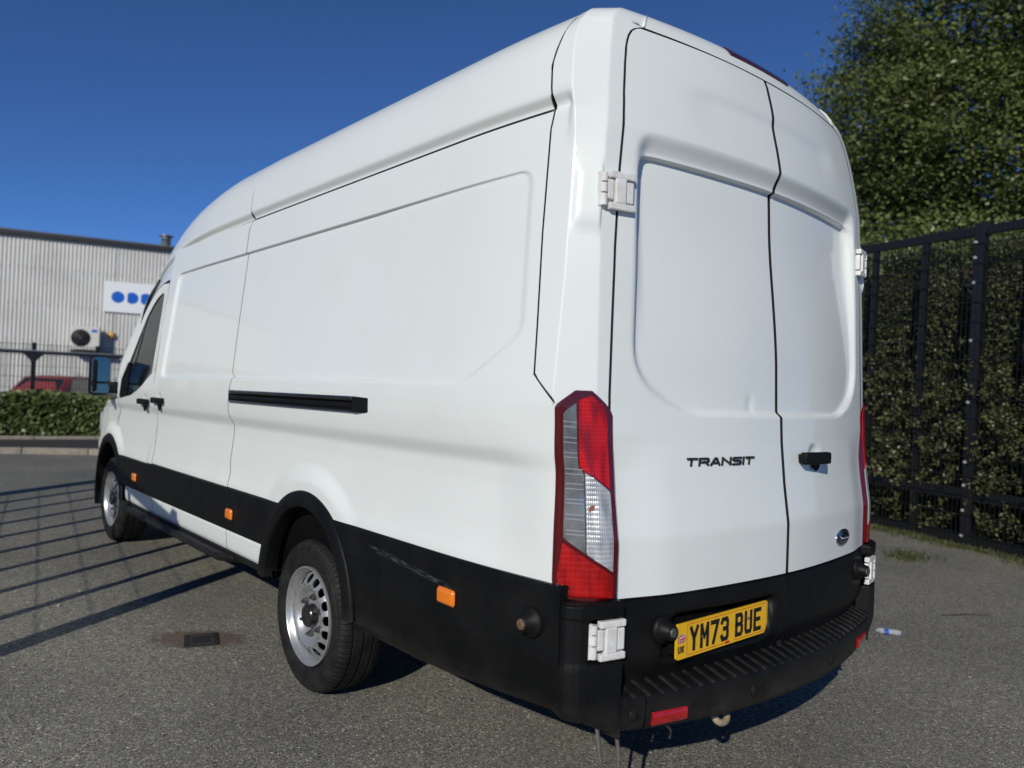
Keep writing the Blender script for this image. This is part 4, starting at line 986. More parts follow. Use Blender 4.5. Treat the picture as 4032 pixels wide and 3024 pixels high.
# number plate, badges ------------------------------------------------------------------------
def strokes(name, chars, xs0, y, z0, h, wd, gap, th, material, parent, depth, slant=0, adv=None, rot=0.0, origin=None):
    """block letters made of straight and bent bars; local x right, z up on a plane facing -y"""
    GL = {'Y': [[(0, 1), (.5, .48), (.5, 0)], [(1, 1), (.5, .48)]], 'M': [[(0, 0), (0, 1)], [(1, 0), (1, 1)], [(.04, .98), (.5, .40), (.96, .98)]], '7': [[(0, 1), (1, 1), (.30, 0)]],
          '3': [[(0, .86), (.12, 1), (.85, 1), (1, .88), (1, .62), (.85, .52), (.4, .52)], [(.85, .52), (1, .40), (1, .12), (.85, 0), (.12, 0), (0, .14)]],
          'B': [[(0, 0), (0, 1), (.8, 1), (.96, .88), (.96, .62), (.8, .52), (0, .52)], [(.8, .52), (1, .40), (1, .12), (.82, 0), (0, 0)]],
          'U': [[(0, 1), (0, .15), (.15, 0), (.85, 0), (1, .15), (1, 1)]], 'E': [[(1, 1), (0, 1), (0, 0), (1, 0)], [(0, .51), (.85, .51)]],
          'K': [[(0, 0), (0, 1)], [(1, 1), (.05, .42)], [(.30, .60), (1, 0)]],
          'T': [[(0, 1), (1, 1)], [(.42, 1), (.42, 0)]], 'R': [[(0, 0), (0, 1), (.85, 1), (1, .85), (1, .58), (.85, .45), (0, .45)], [(.55, .45), (1, 0)]],
          'A': [[(0, 0), (.45, 1), (.60, 1), (1, 0)], [(.2, .30), (.85, .30)]], 'N': [[(0, 0), (0, 1)], [(1, 0), (1, 1)], [(0, .96), (1, .04)]],
          'S': [[(1, 1), (.1, 1), (0, .85), (0, .65), (.1, .54), (.9, .48), (1, .36), (1, .14), (.9, 0), (0, 0)]], 'I': [[(.5, 0), (.5, 1)]]}
    x = xs0; out = []
    for ci, ch in enumerate(chars):
        if ch == ' ': x += adv if adv else wd*.66+gap; continue
        cw_ = wd if ch != 'I' else th*1.2
        bm = bmesh.new()
        for path in GL[ch]:
            pts = [Vector((x + th/2 + p[0]*(cw_-th) + slant*p[1]*h, 0, z0+th/2+p[1]*(h-th))) for p in path]
            n_ = len(pts); Lf, Rt = [], []
            for i, p in enumerate(pts):
                a = (pts[i]-pts[i-1]).normalized() if i else None; b = (pts[i+1]-pts[i]).normalized() if i < n_-1 else None
                nrm = lambda v: Vector((-v.z, 0, v.x))
                if a is None: m = nrm(b); e = -b*th/2
                elif b is None: m = nrm(a); e = a*th/2
                else:
                    m = (nrm(a)+nrm(b)); m = m/max(.55, m.length_squared/2); e = Vector()
                Lf.append(p+m*th/2+e); Rt.append(p-m*th/2+e)
            off = len(out)*.00002
            top = [(bm.verts.new((l.x, y-depth, l.z)), bm.verts.new((r.x, y-depth, r.z)), bm.verts.new((l.x, y, l.z)), bm.verts.new((r.x, y, r.z))) for l, r in zip(Lf, Rt)]
            for A, B in zip(top, top[1:]):
                bm.faces.new((A[0], A[1], B[1], B[0])); bm.faces.new((A[0], B[0], B[2], A[2])); bm.faces.new((A[1], A[3], B[3], B[1]))
            for q in (top[0], top[-1]): bm.faces.new((q[0], q[1], q[3], q[2]))
            depth += .00004
        o = bm_obj(name, bm, material, parent); out.append(o)
        x += cw_ + gap
    return out
PX, PY, PZ = -.363, .018, .639
pb = bmesh.new()
pp = round_poly([(-.26, -.0555), (.26, -.0555), (.26, .0555), (-.26, .0555)], .012, 5)
fr = [pb.verts.new((p[0], -.004, p[1])) for p in pp]; bk = [pb.verts.new((p[0], .002, p[1])) for p in pp]; pb.faces.new(fr); pb.faces.new(bk[::-1])
for i in range(len(pp)): pb.faces.new((fr[i], fr[(i+1) % len(pp)], bk[(i+1) % len(pp)], bk[i]))
plate = bm_obj('number_plate', pb, 'plate', van); plate.location = (PX, PY, PZ)
box('plate_mount', (PX, PY+.022, PZ), (.50, .035, .09), 'dark', van)
strokes('character', 'YM73', -.193, -.0041, -.0395, .079, .0465, .0095, .0138, 'ink', plate, .0012)
strokes('character', 'BUE', .060, -.0041, -.0395, .079, .0465, .0095, .0138, 'ink', plate, .0012)
strokes('character', 'UK', -.2505, -.0041, -.036, .0215, .0135, .0035, .0042, 'ink', plate, .0010)
flag = box('flag', (-.2335, -.0045, .0085), (.034, .001, .0235), 'navy', plate)
fb = lambda c, s, m_, a=0, y=0: box('flag_stripe', (-.2335+c[0], -.0052-y, .0085+c[1]), (s[0], .0006, s[1]), m_, flag, Matrix.Rotation(a, 3, 'Y'))
for a in (.6, -.6): fb((0, 0), (.037, .004), 'white', a, .0001 if a > 0 else .0002); fb((0, 0), (.037, .0015), 'inkred', a, .0008 if a > 0 else .0009)
fb((0, 0), (.034, .0072), 'white', 0, .0014); fb((0, 0), (.0072, .0235), 'white', 0, .0016); fb((0, 0), (.034, .0042), 'inkred', 0, .0022); fb((0, 0), (.0042, .0235), 'inkred', 0, .0024)
for (x0, x1, z) in ((-.203, .002, -.0475), (.055, .252, -.0475), (-.203, .252, .0485)): box('plate_border', ((x0+x1)/2, -.0045, z), (x1-x0, .0008, .0012), 'inkred', plate)
for (x) in (-.2055, .2535): box('plate_border', (x, -.0045, .0005), (.0010, .0008, .094), 'rust', plate)
box('maker_label', (.016, -.0045, -.0472), (.024, .001, .0075), 'inkred', plate)
for x, z in ((-.1255, -.004), (.1385, .012)):
    bm = bmesh.new(); add_lathe(bm, [(-.004, .0055), (-.0065, .005), (-.0075, .0003)], 'Y', (x, 0, z), 12); bm_obj('plate_screw', bm, 'rust', plate, True)
# model lettering on the left door follows the curved skin
by = float(Yrear(-.37, 1.193))
let = strokes('badge_letter', 'TRANSIT', -.532, 0, 1.1775, .0285, .0475, .0075, .0066, 'badge', dl, .004, slant=.10)
for o in let:
    for v in o.data.vertices: v.co.y += float(Yrear(v.co.x, 1.19))-.0012
# oval maker's badge on the right door
oc = (.478, .860); oy = float(Yrear(oc[0], oc[1]))
def oval(name, rx, rz, d0, d1, m_, parent, dome=0):
    bm = bmesh.new(); n = 40; rings = []
    for k, dd in ((1, d0), (1, d1), (.93, d1+.0015), (.5, d1+.0015+dome), (.02, d1+.0015+dome)):
        rings.append([bm.verts.new((oc[0]+rx*k*math.cos(2*math.pi*i/n), float(Yrear(oc[0]+rx*k*math.cos(2*math.pi*i/n), oc[1]))-dd, oc[1]+rz*k*math.sin(2*math.pi*i/n))) for i in range(n)])
    for A, B in zip(rings, rings[1:]):
        for i in range(n): bm.faces.new((A[i], A[(i+1) % n], B[(i+1) % n], B[i]))
    bm.faces.new(rings[-1]); return bm_obj(name, bm, m_, parent, True)
ob = oval('oval_badge', .074, .034, 0, .004, 'chrome', dr); oval('badge_field', .067, .0285, .003, .0065, 'badgeblue', ob, .001)
tcv = bpy.data.curves.new('badge_script', 'FONT'); tcv.body = 'Ford'; tcv.size = .046; tcv.shear = .35; tcv.extrude = .0006; tcv.align_x = 'CENTER'; tcv.align_y = 'CENTER'
tob = bpy.data.objects.new('badge_script', tcv); COL.objects.link(tob); dg = bpy.context.evaluated_depsgraph_get()
tme = bpy.data.meshes.new_from_object(tob.evaluated_get(dg)); bpy.data.objects.remove(tob)
ts = link('badge_script', tme, 'chrome', ob, False); ts.location = (oc[0], oy-.0102, oc[1]); ts.rotation_euler = (R(90), 0, -math.atan(.2*oc[0]/.85**2)*0+.13)
# aerial, tow eye, dangling cable
bm = bmesh.new(); add_tube(bm, [(-.30, 3.42, 2.64), (-.30, 3.36, 2.86)], [.008, .003], 8); bm_obj('aerial', bm, 'gloss_black', van, True)
bm = bmesh.new(); add_tube(bm, [(-.33, .16, .40), (-.335, .10, .375), (-.34, .055, .352)], .014, 10)
pts = [(-.34+.033*math.cos(a), .035+.012*math.sin(a), .340+.020*math.sin(a)) for a in np.linspace(0, 2*math.pi, 20)]
add_tube(bm, pts, .012, 8); bm_obj('tow_eye', bm, 'eye', van, True)
bm = bmesh.new(); add_tube(bm, [(-.80, .10, .42), (-.797, .085, .33), (-.800, .08, .27), (-.798, .08, .215)], .0065, 8)
for k in range(9):
    a = k*.7; add_tube(bm, [(-.798, .08, .235), (-.798+.018*math.cos(a), .08+.018*math.sin(a), .205), (-.798+.03*math.cos(a+.4), .08+.03*math.sin(a+.4), .18+.012*math.sin(k*2.3))], [.003, .002, .0012], 5)
add_tube(bm, [(-.86, .12, .42), (-.862, .10, .32), (-.845, .09, .26), (-.82, .085, .23)], [.007, .006, .004, .002], 7); bm_obj('loose_cable', bm, 'cable', van, True)
# ------------------------------------------------------------------ building across the yard
BU = Vector((.965, -.262, 0)).normalized(); BN = Vector((-.262, -.965, 0)).normalized()
B0 = Vector((.659, 27.44, -.42)); BZ = -.42
def bpt(u, z, out=0): p = B0 + BU*u + BN*out; return Vector((p.x, p.y, z))
BROT = Matrix((BU, -BN, Vector((0, 0, 1)))).transposed()
bld = thing('warehouse', 'grey corrugated metal warehouse with black roof edge behind the hedge', 'building', (B0.x, B0.y, BZ))
def bchild(o): o.parent = bld; o.location = o.location - Vector((B0.x, B0.y, BZ)); return o
pitch = .113; U = []; 
for k in range(int(34/pitch)):
    u = -14 + k*pitch
    U += [(u, 0), (u+.030, 0), (u+.042, .028), (u+.072, .028), (u+.084, 0)]
P = np.array([[tuple(bpt(u, z, o)) for u, o in U] for z in (BZ, 5.36)])
w = sheet('wall', P, 'clad', None, flip=True); bchild(w)
w.data.polygons.foreach_set('use_smooth', [False]*len(w.data.polygons))
def bbox(name, u0, u1, z0, z1, o0, o1, m_, parent=None, bevel=0):
    c = bpt((u0+u1)/2, (z0+z1)/2, (o0+o1)/2); bm = bmesh.new(); add_box(bm, c, (u1-u0, abs(o1-o0), z1-z0), BROT, bevel); o = bm_obj(name, bm, m_)
    return o
bchild(bbox('gutter', -14.1, 20.1, 5.345, 5.47, -.02, .16, 'trim'))
bchild(bbox('plinth', -14, 20, BZ, .35, -.1, .045, 'kerb'))
bchild(bbox('side_wall', -14, 20, BZ, 5.34, -14, -.05, 'clad'))
P = np.array([[tuple(bpt(u, z, o)) for u in np.linspace(-14.1, 20.1, 60)] for z, o in ((5.475, .12), (5.56, -.25), (6.6, -7.5), (5.4, -14))]); bchild(sheet('roof', P, 'roofsheet', None))
bm = bmesh.new()
for z in (.9, 2.05, 3.2, 4.35):
    for k in range(0, int(34/pitch), 2): add_box(bm, bpt(-14+k*pitch+.057, z, .030), (.022, .012, .022), BROT)
bchild(bm_obj('fixings', bm, 'trim', None, kind='stuff'))
for u in np.arange(-13, 20, 4.07): bchild(bbox('sheet_lap', u, u+.006, BZ, 5.34, .027, .0325, 'trim'))
fl = bpt(4.76, 5.4, -.35); bm = bmesh.new(); add_lathe(bm, [(5.3, .15), (5.80, .15), (5.80, .165), (5.84, .165), (5.84, .13)], 'Z', (fl.x, fl.y, 0), 28); f1 = bchild(bm_obj('flue', bm, 'galv', None, True))
bm = bmesh.new(); add_lathe(bm, [(5.885, .24), (5.905, .245), (5.96, .05), (5.97, .001)], 'Z', (fl.x, fl.y, 0), 28); add_lathe(bm, [(5.885, .24), (5.87, .10), (5.80, .10)], 'Z', (fl.x, fl.y, 0), 20); f2 = bm_obj('flue_cap', bm, 'galv', f1, True)
# sign board with blue shapes
sg = thing('sign_board', 'white sign board with solid blue letter shapes on the grey wall', 'sign', tuple(bpt(4.6, 3.14, .06)))
def local(o, t): o.parent = t; o.location = o.location - t.location; return o
local(bbox('board', 2.97, 6.3, 3.13, 4.14, .04, .085, 'signwhite', bevel=.006), sg)
def blob(u, z, r, cut):
    bm = bmesh.new(); pts = []
    for k in range(40):
        a = 2*math.pi*k/40; x, y = r*1.02*math.cos(a), r*math.sin(a)
        if cut: x = max(x, -cut*r)
        pts.append((x, y))
    A = [bm.verts.new(bpt(u+x, z+y, .094)) for x, y in pts]; B = [bm.verts.new(bpt(u+x, z+y, .084)) for x, y in pts]
    bm.faces.new(A); bm.faces.new(B[::-1])
    for i in range(40): bm.faces.new((A[i], A[(i+1) % 40], B[(i+1) % 40], B[i]))
    local(bm_obj('sign_letter', bm, 'signblue'), sg)
blob(3.38, 3.635, .19, 0); blob(3.80, 3.635, .19, .72); blob(4.22, 3.635, .19, .80)
# air conditioner, bell
ac = thing('air_conditioner', 'cream air conditioner with round black fan on the wall', 'air conditioner', tuple(bpt(2.5, 1.82, .02)))
local(bbox('case', 2.10, 2.92, 1.83, 2.57, .14, .50, 'acbody', bevel=.02), ac)
c = bpt(2.385, 2.20, .50)
def disc(name, u, z, o, r, m_, parent, ring=True):
    bm = bmesh.new(); c = bpt(u, z, o); n = 36
    for k, dd in ((r, .012), (r*.98, .02)): pass
    for rr in (np.linspace(.25, 1, 9) if ring else [1]):
        pts = [c + BU*(r*rr*math.cos(a)) + Vector((0, 0, r*rr*math.sin(a))) + BN*.012 for a in np.linspace(0, 2*math.pi, n)]
        add_tube(bm, pts, .008, 5)
    A = [bm.verts.new(c + BU*(r*math.cos(2*math.pi*k/n)) + Vector((0, 0, r*math.sin(2*math.pi*k/n))) + BN*.003) for k in range(n)]; bm.faces.new(A)
    return local(bm_obj(name, bm, m_), parent)
disc('fan_grille', 2.385, 2.20, .50, .27, 'acdark', ac)
bm = bmesh.new(); c = bpt(2.385, 2.20, .53); add_lathe(bm, [(0, .001), (0, .04), (.02, .04)], 'Y', c, 16); local(bm_obj('fan_hub', bm, 'ironedge'), ac)
local(bbox('maker_label', 2.69, 2.85, 2.40, 2.485, .50, .506, 'signblue'), ac)
local(bbox('bracket', 2.10, 3.25, 1.74, 1.80, .03, .46, 'trim'), ac)
bm = bmesh.new(); c = bpt(3.24, 2.36, .03); add_tube(bm, [c, c+BN*.05, c+BN*.11, c+BN*.15], [.115, .115, .10, .04], 20)
bl = bm_obj('wall_bell', bm, 'yellow', None, True); tag(bl, 'small yellow round bell on the wall right of the air conditioner', 'bell')
# ------------------------------------------------------------------ fences
def fence(t, p0, ud, s0, s1, H, stiles, posts, rails, bolts, vstep=.05, hstep=.2, back=.045, thick=.06, wv=.005, wh=.006, dbl=True):
    """t: thing at p0; everything in local coordinates along ud"""
    ud = Vector(ud).normalized(); nd = Vector((ud.y, -ud.x, 0)); rot = Matrix((ud, nd, Vector((0, 0, 1)))).transposed()
    at = lambda s, z, o=0: ud*s + nd*o + Vector((0, 0, z))
    for s, wd in stiles: box('stile', at(s, H/2+.01, 0), (wd, thick*.8, H-.04), 'fence', t, rot, .004)
    for s, wd in posts:
        po = box('post', at(s, (H+.02)/2, -.01), (wd, .10, H+.02), 'fence', t, rot, .006)
        for z in bolts:
            bm = bmesh.new(); bmesh.ops.create_icosphere(bm, subdivisions=1, radius=.020, matrix=Matrix.Translation(at(s-wd*.28, z, .045 if nd.dot(Vector((-1, 0, 0))) > 0 else -.065))); bm_obj('bolt', bm, 'bolt', po)
    for z0, z1, th in rails: box('rail', at((s0+s1)/2, (z0+z1)/2, 0), (s1-s0, th, z1-z0), 'fence', t, rot, .004)
    bm = bmesh.new()
    for s in np.arange(s0, s1, vstep): add_box(bm, at(s, H/2+.02, back), (wv, wv, H-.02), rot)
    for z in np.arange(.12, H, hstep):
        for o in ((back-.006, back+.006) if dbl else (back,)): add_box(bm, at((s0+s1)/2, z, o), (s1-s0, wh, wh), rot)
    bm_obj('mesh_panel', bm, 'fence', t, kind='stuff')
fr_ = thing('mesh_fence', 'tall black welded-mesh fence in front of the ivy bank right of the van', 'fence', (6.55, 2.72, 0))
NFENCE = Vector((-.960, .279, 0))
fence(fr_, (6.55, 2.72, 0), (-.279, -.960, 0), -5.5, 4.6, 3.32, [(s, .06) for s in (-5.1, -4.46, -3.82, -3.18, -1.9, -1.28, -.64, .01, .665, 1.93, 2.57, 3.21)], [(-2.54, .10), (1.29, .10), (3.85, .10)],
      [(3.215, 3.305, .06), (.47, .585, .06), (.02, .115, .06)], (3.14, 2.98, 2.72, 2.12, 1.48, .86, .62, .36, .10))
fl_ = thing('yard_gate', 'low black mesh gate left of the van, outside the picture, throwing bar shadows', 'gate', (-3.0, 2.45, 0))
fence(fl_, (-3, 2.45, 0), (.156, .988, 0), -.1, 5.6, 1.72, [(.60*k, .055 if k % 4 else .07) for k in range(1, 9)], [(0, .11), (5.40, .20)], [(1.62, 1.70, .05), (.05, .14, .05)], (), vstep=.2, hstep=.19, wv=.002, wh=.0021, dbl=True)
fb_ = thing('boundary_fence', 'dark mesh fence with a top rail standing behind the clipped hedge', 'fence', tuple(hl(0, 1.55)) + (0,))
fence(fb_, None, (.991, -.130, 0), -9, 14, 1.74, [], [(s, .07) for s in (-8.2, -5.3, -2.45, .42, 1.46, 4.3, 7.2, 10.1)], [(1.545, 1.60, .09)], (), vstep=.055, hstep=.2, wv=.009)
bx_ = box('rail_cap', Vector((*HU, 0))*2.5+Vector((0, 0, 1.612)), (23, .10, .020), 'galv', fb_, Matrix((Vector((*HU, 0)), Vector((*HN, 0)), Vector((0, 0, 1)))).transposed())
for s in (-2.45, .42, 4.3):
    p = Vector((*HU, 0))*s
    V = [(-.16, 1.545), (.16, 1.545), (.06, 1.44), (.035, 1.38), (-.035, 1.38), (-.06, 1.44)]; me_v = []
    for o in (-.03, .03): me_v += [tuple(p + Vector((*HU, 0))*a + Vector((*HN, 0))*(o-.02) + Vector((0, 0, b))) for a, b in V]
    bm = bmesh.new(); bm.from_mesh(mesh('bracket', me_v, [(0, 1, 2, 3, 4, 5), (11, 10, 9, 8, 7, 6)] + [(i, (i+1) % 6, 6+(i+1) % 6, 6+i) for i in range(6)])); bm_obj('bracket', bm, 'fence', fb_)
# ------------------------------------------------------------------ foliage
def leaves(name, C, size, material, parent=None, aspect=.5, up=.35, kind=None, droop=0):
    n = len(C); N_ = rng.normal(size=(n, 3)); N_[:, 2] = abs(N_[:, 2])+up; N_ += np.array([-.45, -.35, .1]); N_ /= np.linalg.norm(N_, axis=1)[:, None]
    A = rng.normal(size=(n, 3)); A -= (A*N_).sum(1)[:, None]*N_; A /= np.linalg.norm(A, axis=1)[:, None]; B = np.cross(N_, A)
    s = (size*rng.uniform(.6, 1.35, n))[:, None]
    V = np.stack([C-A*s, C+B*s*aspect-A*s*.1+N_*s*.12, C+A*s, C-B*s*aspect-A*s*.1+N_*s*.12], 1).reshape(-1, 3)
    F = np.arange(4*n).reshape(n, 4); me = np_mesh(name, V, F)
    at = me.attributes.new('rnd', 'FLOAT', 'FACE'); at.data.foreach_set('value', np.clip(rng.beta(2.0, 2.4, n), 0, 1).astype(np.float32))
    return link(name, me, material, parent, False, kind=kind)
def noise3(P, f, seed):
    r = np.random.default_rng(seed); v = 0
    for k in range(5):
        d_ = r.normal(size=3); d_ /= np.linalg.norm(d_); v = v + np.sin((P@d_)*f*(1+.35*k)+r.uniform(0, 6.28))
    return v/5
def tree(name, label, base, height, lobes, nclump, perclump, lsize, clump_r, material, seed, group=None):
    t = thing(name, label, 'tree', base, group); r = np.random.default_rng(seed)
    bm = bmesh.new(); top = Vector((0, 0, height*.62)); add_tube(bm, [(0, 0, -.2), (.06, .03, height*.2), (-.05, .05, height*.42), top], [.30, .24, .18, .10], 10)
    tips = []
    for (c, rad) in lobes:
        c = Vector(c); s = Vector((0, 0, height*r.uniform(.25, .5))); m = s.lerp(c, .5) + Vector(r.normal(size=3)*.3)
        add_tube(bm, [s, m, c], [.12, .075, .03], 7)
        for _ in range(7):
            e = c + Vector(r.normal(size=3)).normalized()*rad*.85; add_tube(bm, [s.lerp(c, .75), c.lerp(e, .5)+Vector(r.normal(size=3)*.12), e], [.045, .03, .008], 5)
    bm_obj('trunk', bm, 'bark', t, True)
    C = []
    for (c, rad) in lobes:
        k = int(nclump*rad**2/sum(q[1]**2 for q in lobes)); dirs = r.normal(size=(k, 3)); dirs /= np.linalg.norm(dirs, axis=1)[:, None]
        rr = rad*r.uniform(.45, 1.08, k)**.6; C.append(np.array(c)+dirs*rr[:, None]*np.array([1, 1, .85]))
    C = np.concatenate(C); keep = noise3(C, 2.2, seed+1) > -.55; C = C[keep]
    L = np.repeat(C, perclump, 0) + r.normal(size=(len(C)*perclump, 3))*clump_r*np.array([1, 1, .62])
    leaves('crown', L, lsize, material, t, .55)
    return t
# bank of small-leaved shrub behind the tall fence
FU, FN = np.array([-.279, -.960]), np.array([.960, -.279])     # along the fence, away from the camera
def fpt(s, o, z): q = np.array([6.55, 2.72]) + FU[None]*np.asarray(s)[:, None] + FN[None]*np.asarray(o)[:, None]; return np.concatenate([q, np.asarray(z)[:, None]], 1)
bank = thing('shrub_bank', 'dense small-leaved dark green shrub pressing against the tall mesh fence', 'shrub', (7.2, 2.5, 0))
n = 150000; s = rng.uniform(-4.2, 4.4, n); z = rng.uniform(.02, 3.25, n)**1.0; bulge = .30+.22*noise3(np.stack([s, z*1.3, 0*s], 1), 1.7, 3)
o = bulge + abs(rng.normal(0, .16, n)); C = fpt(s, o, z) ; C = C[(noise3(C, 6.0, 9) > -.62)]; C -= np.array([7.2, 2.5, 0])
leaves('foliage', C, .024, 'leaf_ivy', bank, .55)
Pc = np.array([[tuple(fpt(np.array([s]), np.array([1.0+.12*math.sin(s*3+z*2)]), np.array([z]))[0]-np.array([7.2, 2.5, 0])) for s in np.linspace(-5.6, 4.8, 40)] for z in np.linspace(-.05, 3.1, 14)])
sheet('shade_core', Pc, 'core', bank)  # solid dark sheet added as the shaded inside of the bank
bm = bmesh.new(); LC = []
for k in range(560):     # arching sprays that poke through the wires
    s0 = random.uniform(-.9, 4.4); z0 = random.choice([random.uniform(.2, 2.2), random.uniform(.6, 1.7)]); L = random.uniform(.25, .55); a = random.uniform(-.9, .9); pts = []
    for q in range(8):
        t_ = q/7; pts.append(fpt(np.array([s0+math.sin(a)*L*t_]), np.array([.22-.75*L*t_*math.cos(a)]), np.array([z0+.20*L*math.sin(2.2*t_)-.28*L*t_*t_]))[0]-np.array([7.2, 2.5, 0]))
    add_tube(bm, [tuple(p) for p in pts], [.004]*7+[.0015], 4, False)
    for q in range(1, 8):
        for _ in range(7): LC.append(pts[q]+np.array([random.gauss(0, .022) for _ in range(3)]))
bm_obj('twigs', bm, 'bark', bank, kind='stuff'); leaves('sprays', np.array(LC), .020, 'leaf_ivy', bank, .6)
# big tree and lower trees behind the bank
tree('broadleaf_tree', 'big leafy broadleaf tree filling the top right corner above the fence', (15.0, 3.2, 0), 11.5,
     [((-.5, .6, 6.2), 2.6), ((-1.3, 2.1, 6.9), 2.0), ((-.4, 3.3, 8.0), 1.7), ((.4, 1.0, 9.0), 2.5), ((-.6, -1.2, 8.4), 2.3), ((.5, -2.0, 5.8), 2.6), ((1.5, .5, 4.6), 2.2), ((-.9, 1.9, 4.7), 1.9), ((-.2, 2.0, 9.6), 1.9), ((-.6, -3.6, 7.2), 2.2), ((.3, 3.2, 6.0), 1.3)],
     2400, 95, .050, .25, 'leaf_tree', 21)
tree('understory_tree', 'low bushy olive green tree just above the fence top by the van', (12.2, 5.4, 0), 5.2, [((0, 0, 3.4), 1.5), ((.6, -1.4, 3.7), 1.4), ((.2, -2.8, 3.3), 1.4), ((0, 1.5, 3.2), 1.4), ((.8, -.6, 2.6), 1.5)], 600, 70, .048, .23, 'leaf_hedge', 33)
tree('understory_tree', 'low dark green tree above the fence at the right edge of the picture', (11.6, .6, 0), 5.0, [((0, 0, 3.3), 1.5), ((.4, 1.4, 3.4), 1.4), ((.3, -1.5, 3.6), 1.5), ((.2, -2.6, 3.0), 1.4)], 560, 70, .048, .23, 'leaf_tree', 34)
# street tree out of frame to the left: its shade falls on the warehouse wall
tree('yard_tree', 'thin tree left of the picture whose shade falls on the warehouse', (-10.5, 17.0, 0), 9.0, [((0, 0, 6.0), 1.1), ((.9, .6, 7.0), .9), ((-.8, -.5, 7.4), .9), ((.3, 1.4, 8.2), .8), ((1.8, 1.0, 5.6), .8)], 90, 26, .09, .22, 'leaf_hedge', 51)
# clipped hedge in the bed
hd_ = thing('clipped_hedge', 'low clipped green hedge along the back of the pavement', 'hedge', tuple(hl(0, .7)) + (.1,))
n = 52000; u = rng.uniform(-4.0, 11.0, n); f_ = rng.uniform(0, 1, n); hh = .66+.05*np.sin(u*2.3)+.05*noise3(np.stack([u, u*0, u*0], 1), 4, 5)
front = f_ < .62; z = np.where(front, rng.uniform(.0, 1, n)*hh, hh+rng.normal(0, .035, n)); v = np.where(front, .16+.06*noise3(np.stack([u, z, 0*u], 1), 5, 8)+abs(rng.normal(0, .05, n)), rng.uniform(.15, 1.0, n))
q = np.array([-.72, 13.70])+HU[None]*u[:, None]+HN[None]*v[:, None]; C = np.concatenate([q, (z+.10)[:, None]], 1) - np.array(hd_.location)
leaves('foliage', C, .052, 'leaf_hedge', hd_, .6)
bm = bmesh.new(); add_box(bm, Vector((*(HU*3.5+HN*.05), .28)), (14.9, .66, .60), Matrix((Vector((*HU, 0)), Vector((*HN, 0)), Vector((0, 0, 1)))).transposed()); bm_obj('shade_core', bm, 'core', hd_)  # solid dark box added as the shaded inside of the hedge
# weeds along the foot of the tall fence
C = []; n = 9000; s = rng.uniform(-2.5, 4.5, n); o = -.06-abs(rng.normal(0, .10, n)) ; 
k = noise3(np.stack([s, 0*s, 0*s], 1), 3.5, 12); o = o*(1+.8*k); q = fpt(s, o, np.zeros(n)); q = q[k > -.45]
q2 = np.array([4.97, 1.57, 0])+rng.normal(size=(700, 3))*np.array([.14, .10, 0]); q3 = fpt(rng.uniform(-.8, 1.0, 900), rng.normal(-.22, .10, 900), np.zeros(900)); q = np.concatenate([q, q2, q3])
n = len(q); a = rng.uniform(0, 6.28, n); h = rng.uniform(.012, .055, n); wd = .004; dx = np.stack([np.cos(a), np.sin(a), 0*a], 1)
V = np.stack([q-dx*wd, q+dx*wd, q+np.stack([rng.normal(0, .02, n), rng.normal(0, .02, n), h], 1)], 1).reshape(-1, 3)
me = np_mesh('weeds', V, np.arange(3*n).reshape(n, 3)); at = me.attributes.new('rnd', 'FLOAT', 'FACE'); at.data.foreach_set('value', rng.uniform(0, 1, n).astype(np.float32))
w_o = link('weeds', me, 'grass', None, False, kind='stuff'); w_o['label'] = 'thin weeds and moss along the foot of the fence'; w_o['category'] = 'weeds'
# ------------------------------------------------------------------ red car beyond the fence
cu, cv = Vector((.759, -.651, 0)), Vector((.651, .759, 0))        # across / along the car (its rear faces the camera)
car = thing('parked_car', 'faded red parked car seen through the mesh fence', 'car', (.82, 21.35, -.42)); CR = Matrix((cu, cv, Vector((0, 0, 1)))).transposed()
def cpt(x, y, z): return cu*x + cv*y + Vector((0, 0, z))
def loft(name, secs, m_, parent, smooth=True):
    P = np.array([[tuple(cpt(x, y, z)) for x, y, z in s_] for s_ in secs]); return sheet(name, P, m_, parent)
def csec(y, w0, z0, w1, z1, w2, z2): # half section mirrored
    h = [(w0*.9, y, z0), (w0, y, z0+.08), (w1, y, (z0+z1)/2), (w1, y, z1-.06), (w1-.03, y, z1), (w2, y, z2)]; return h + [(-a, b, c_) for a, b, c_ in h[::-1]]
loft('body', [csec(0, .70, .32, .72, .75, .66, .80), csec(.04, .80, .22, .83, .92, .74, .96), csec(.5, .82, .2, .85, .94, .76, .97), csec(2.4, .82, .2, .85, .93, .76, .96), csec(3.5, .80, .2, .83, .88, .74, .92), csec(4.0, .74, .24, .76, .75, .66, .78)], 'carred', car)
cab = [(.06, .70, .97, .66, .99), (.55, .70, .97, .56, 1.40), (1.0, .71, .97, .57, 1.43), (1.9, .71, .97, .57, 1.42), (2.75, .70, .95, .62, .98)]
P = [[(a, y, z0), (b, y, z1), (b*.6, y, z1+.02), (-b*.6, y, z1+.02), (-b, y, z1), (-a, y, z0)] for y, a, z0, b, z1 in cab]; loft('roof', P, 'carred', car)
for nm, q in (('rear_window', [(-.58, .115, 1.02), (.58, .115, 1.02), (.50, .50, 1.36), (-.50, .50, 1.36)]), ('windscreen', [(-.6, 2.68, 1.0), (.6, 2.68, 1.0), (.52, 2.0, 1.41), (-.52, 2.0, 1.41)])):
    off = Vector((0, 0, .012)) + cv*(-.012 if nm == 'rear_window' else .012); me = mesh(nm, [tuple(cpt(*p)+off) for p in q] + [tuple(cpt(*p)) for p in q], [(0, 1, 2, 3), (0, 4, 5, 1), (1, 5, 6, 2), (2, 6, 7, 3), (3, 7, 4, 0)]); link(nm, me, 'carglass', car, False)
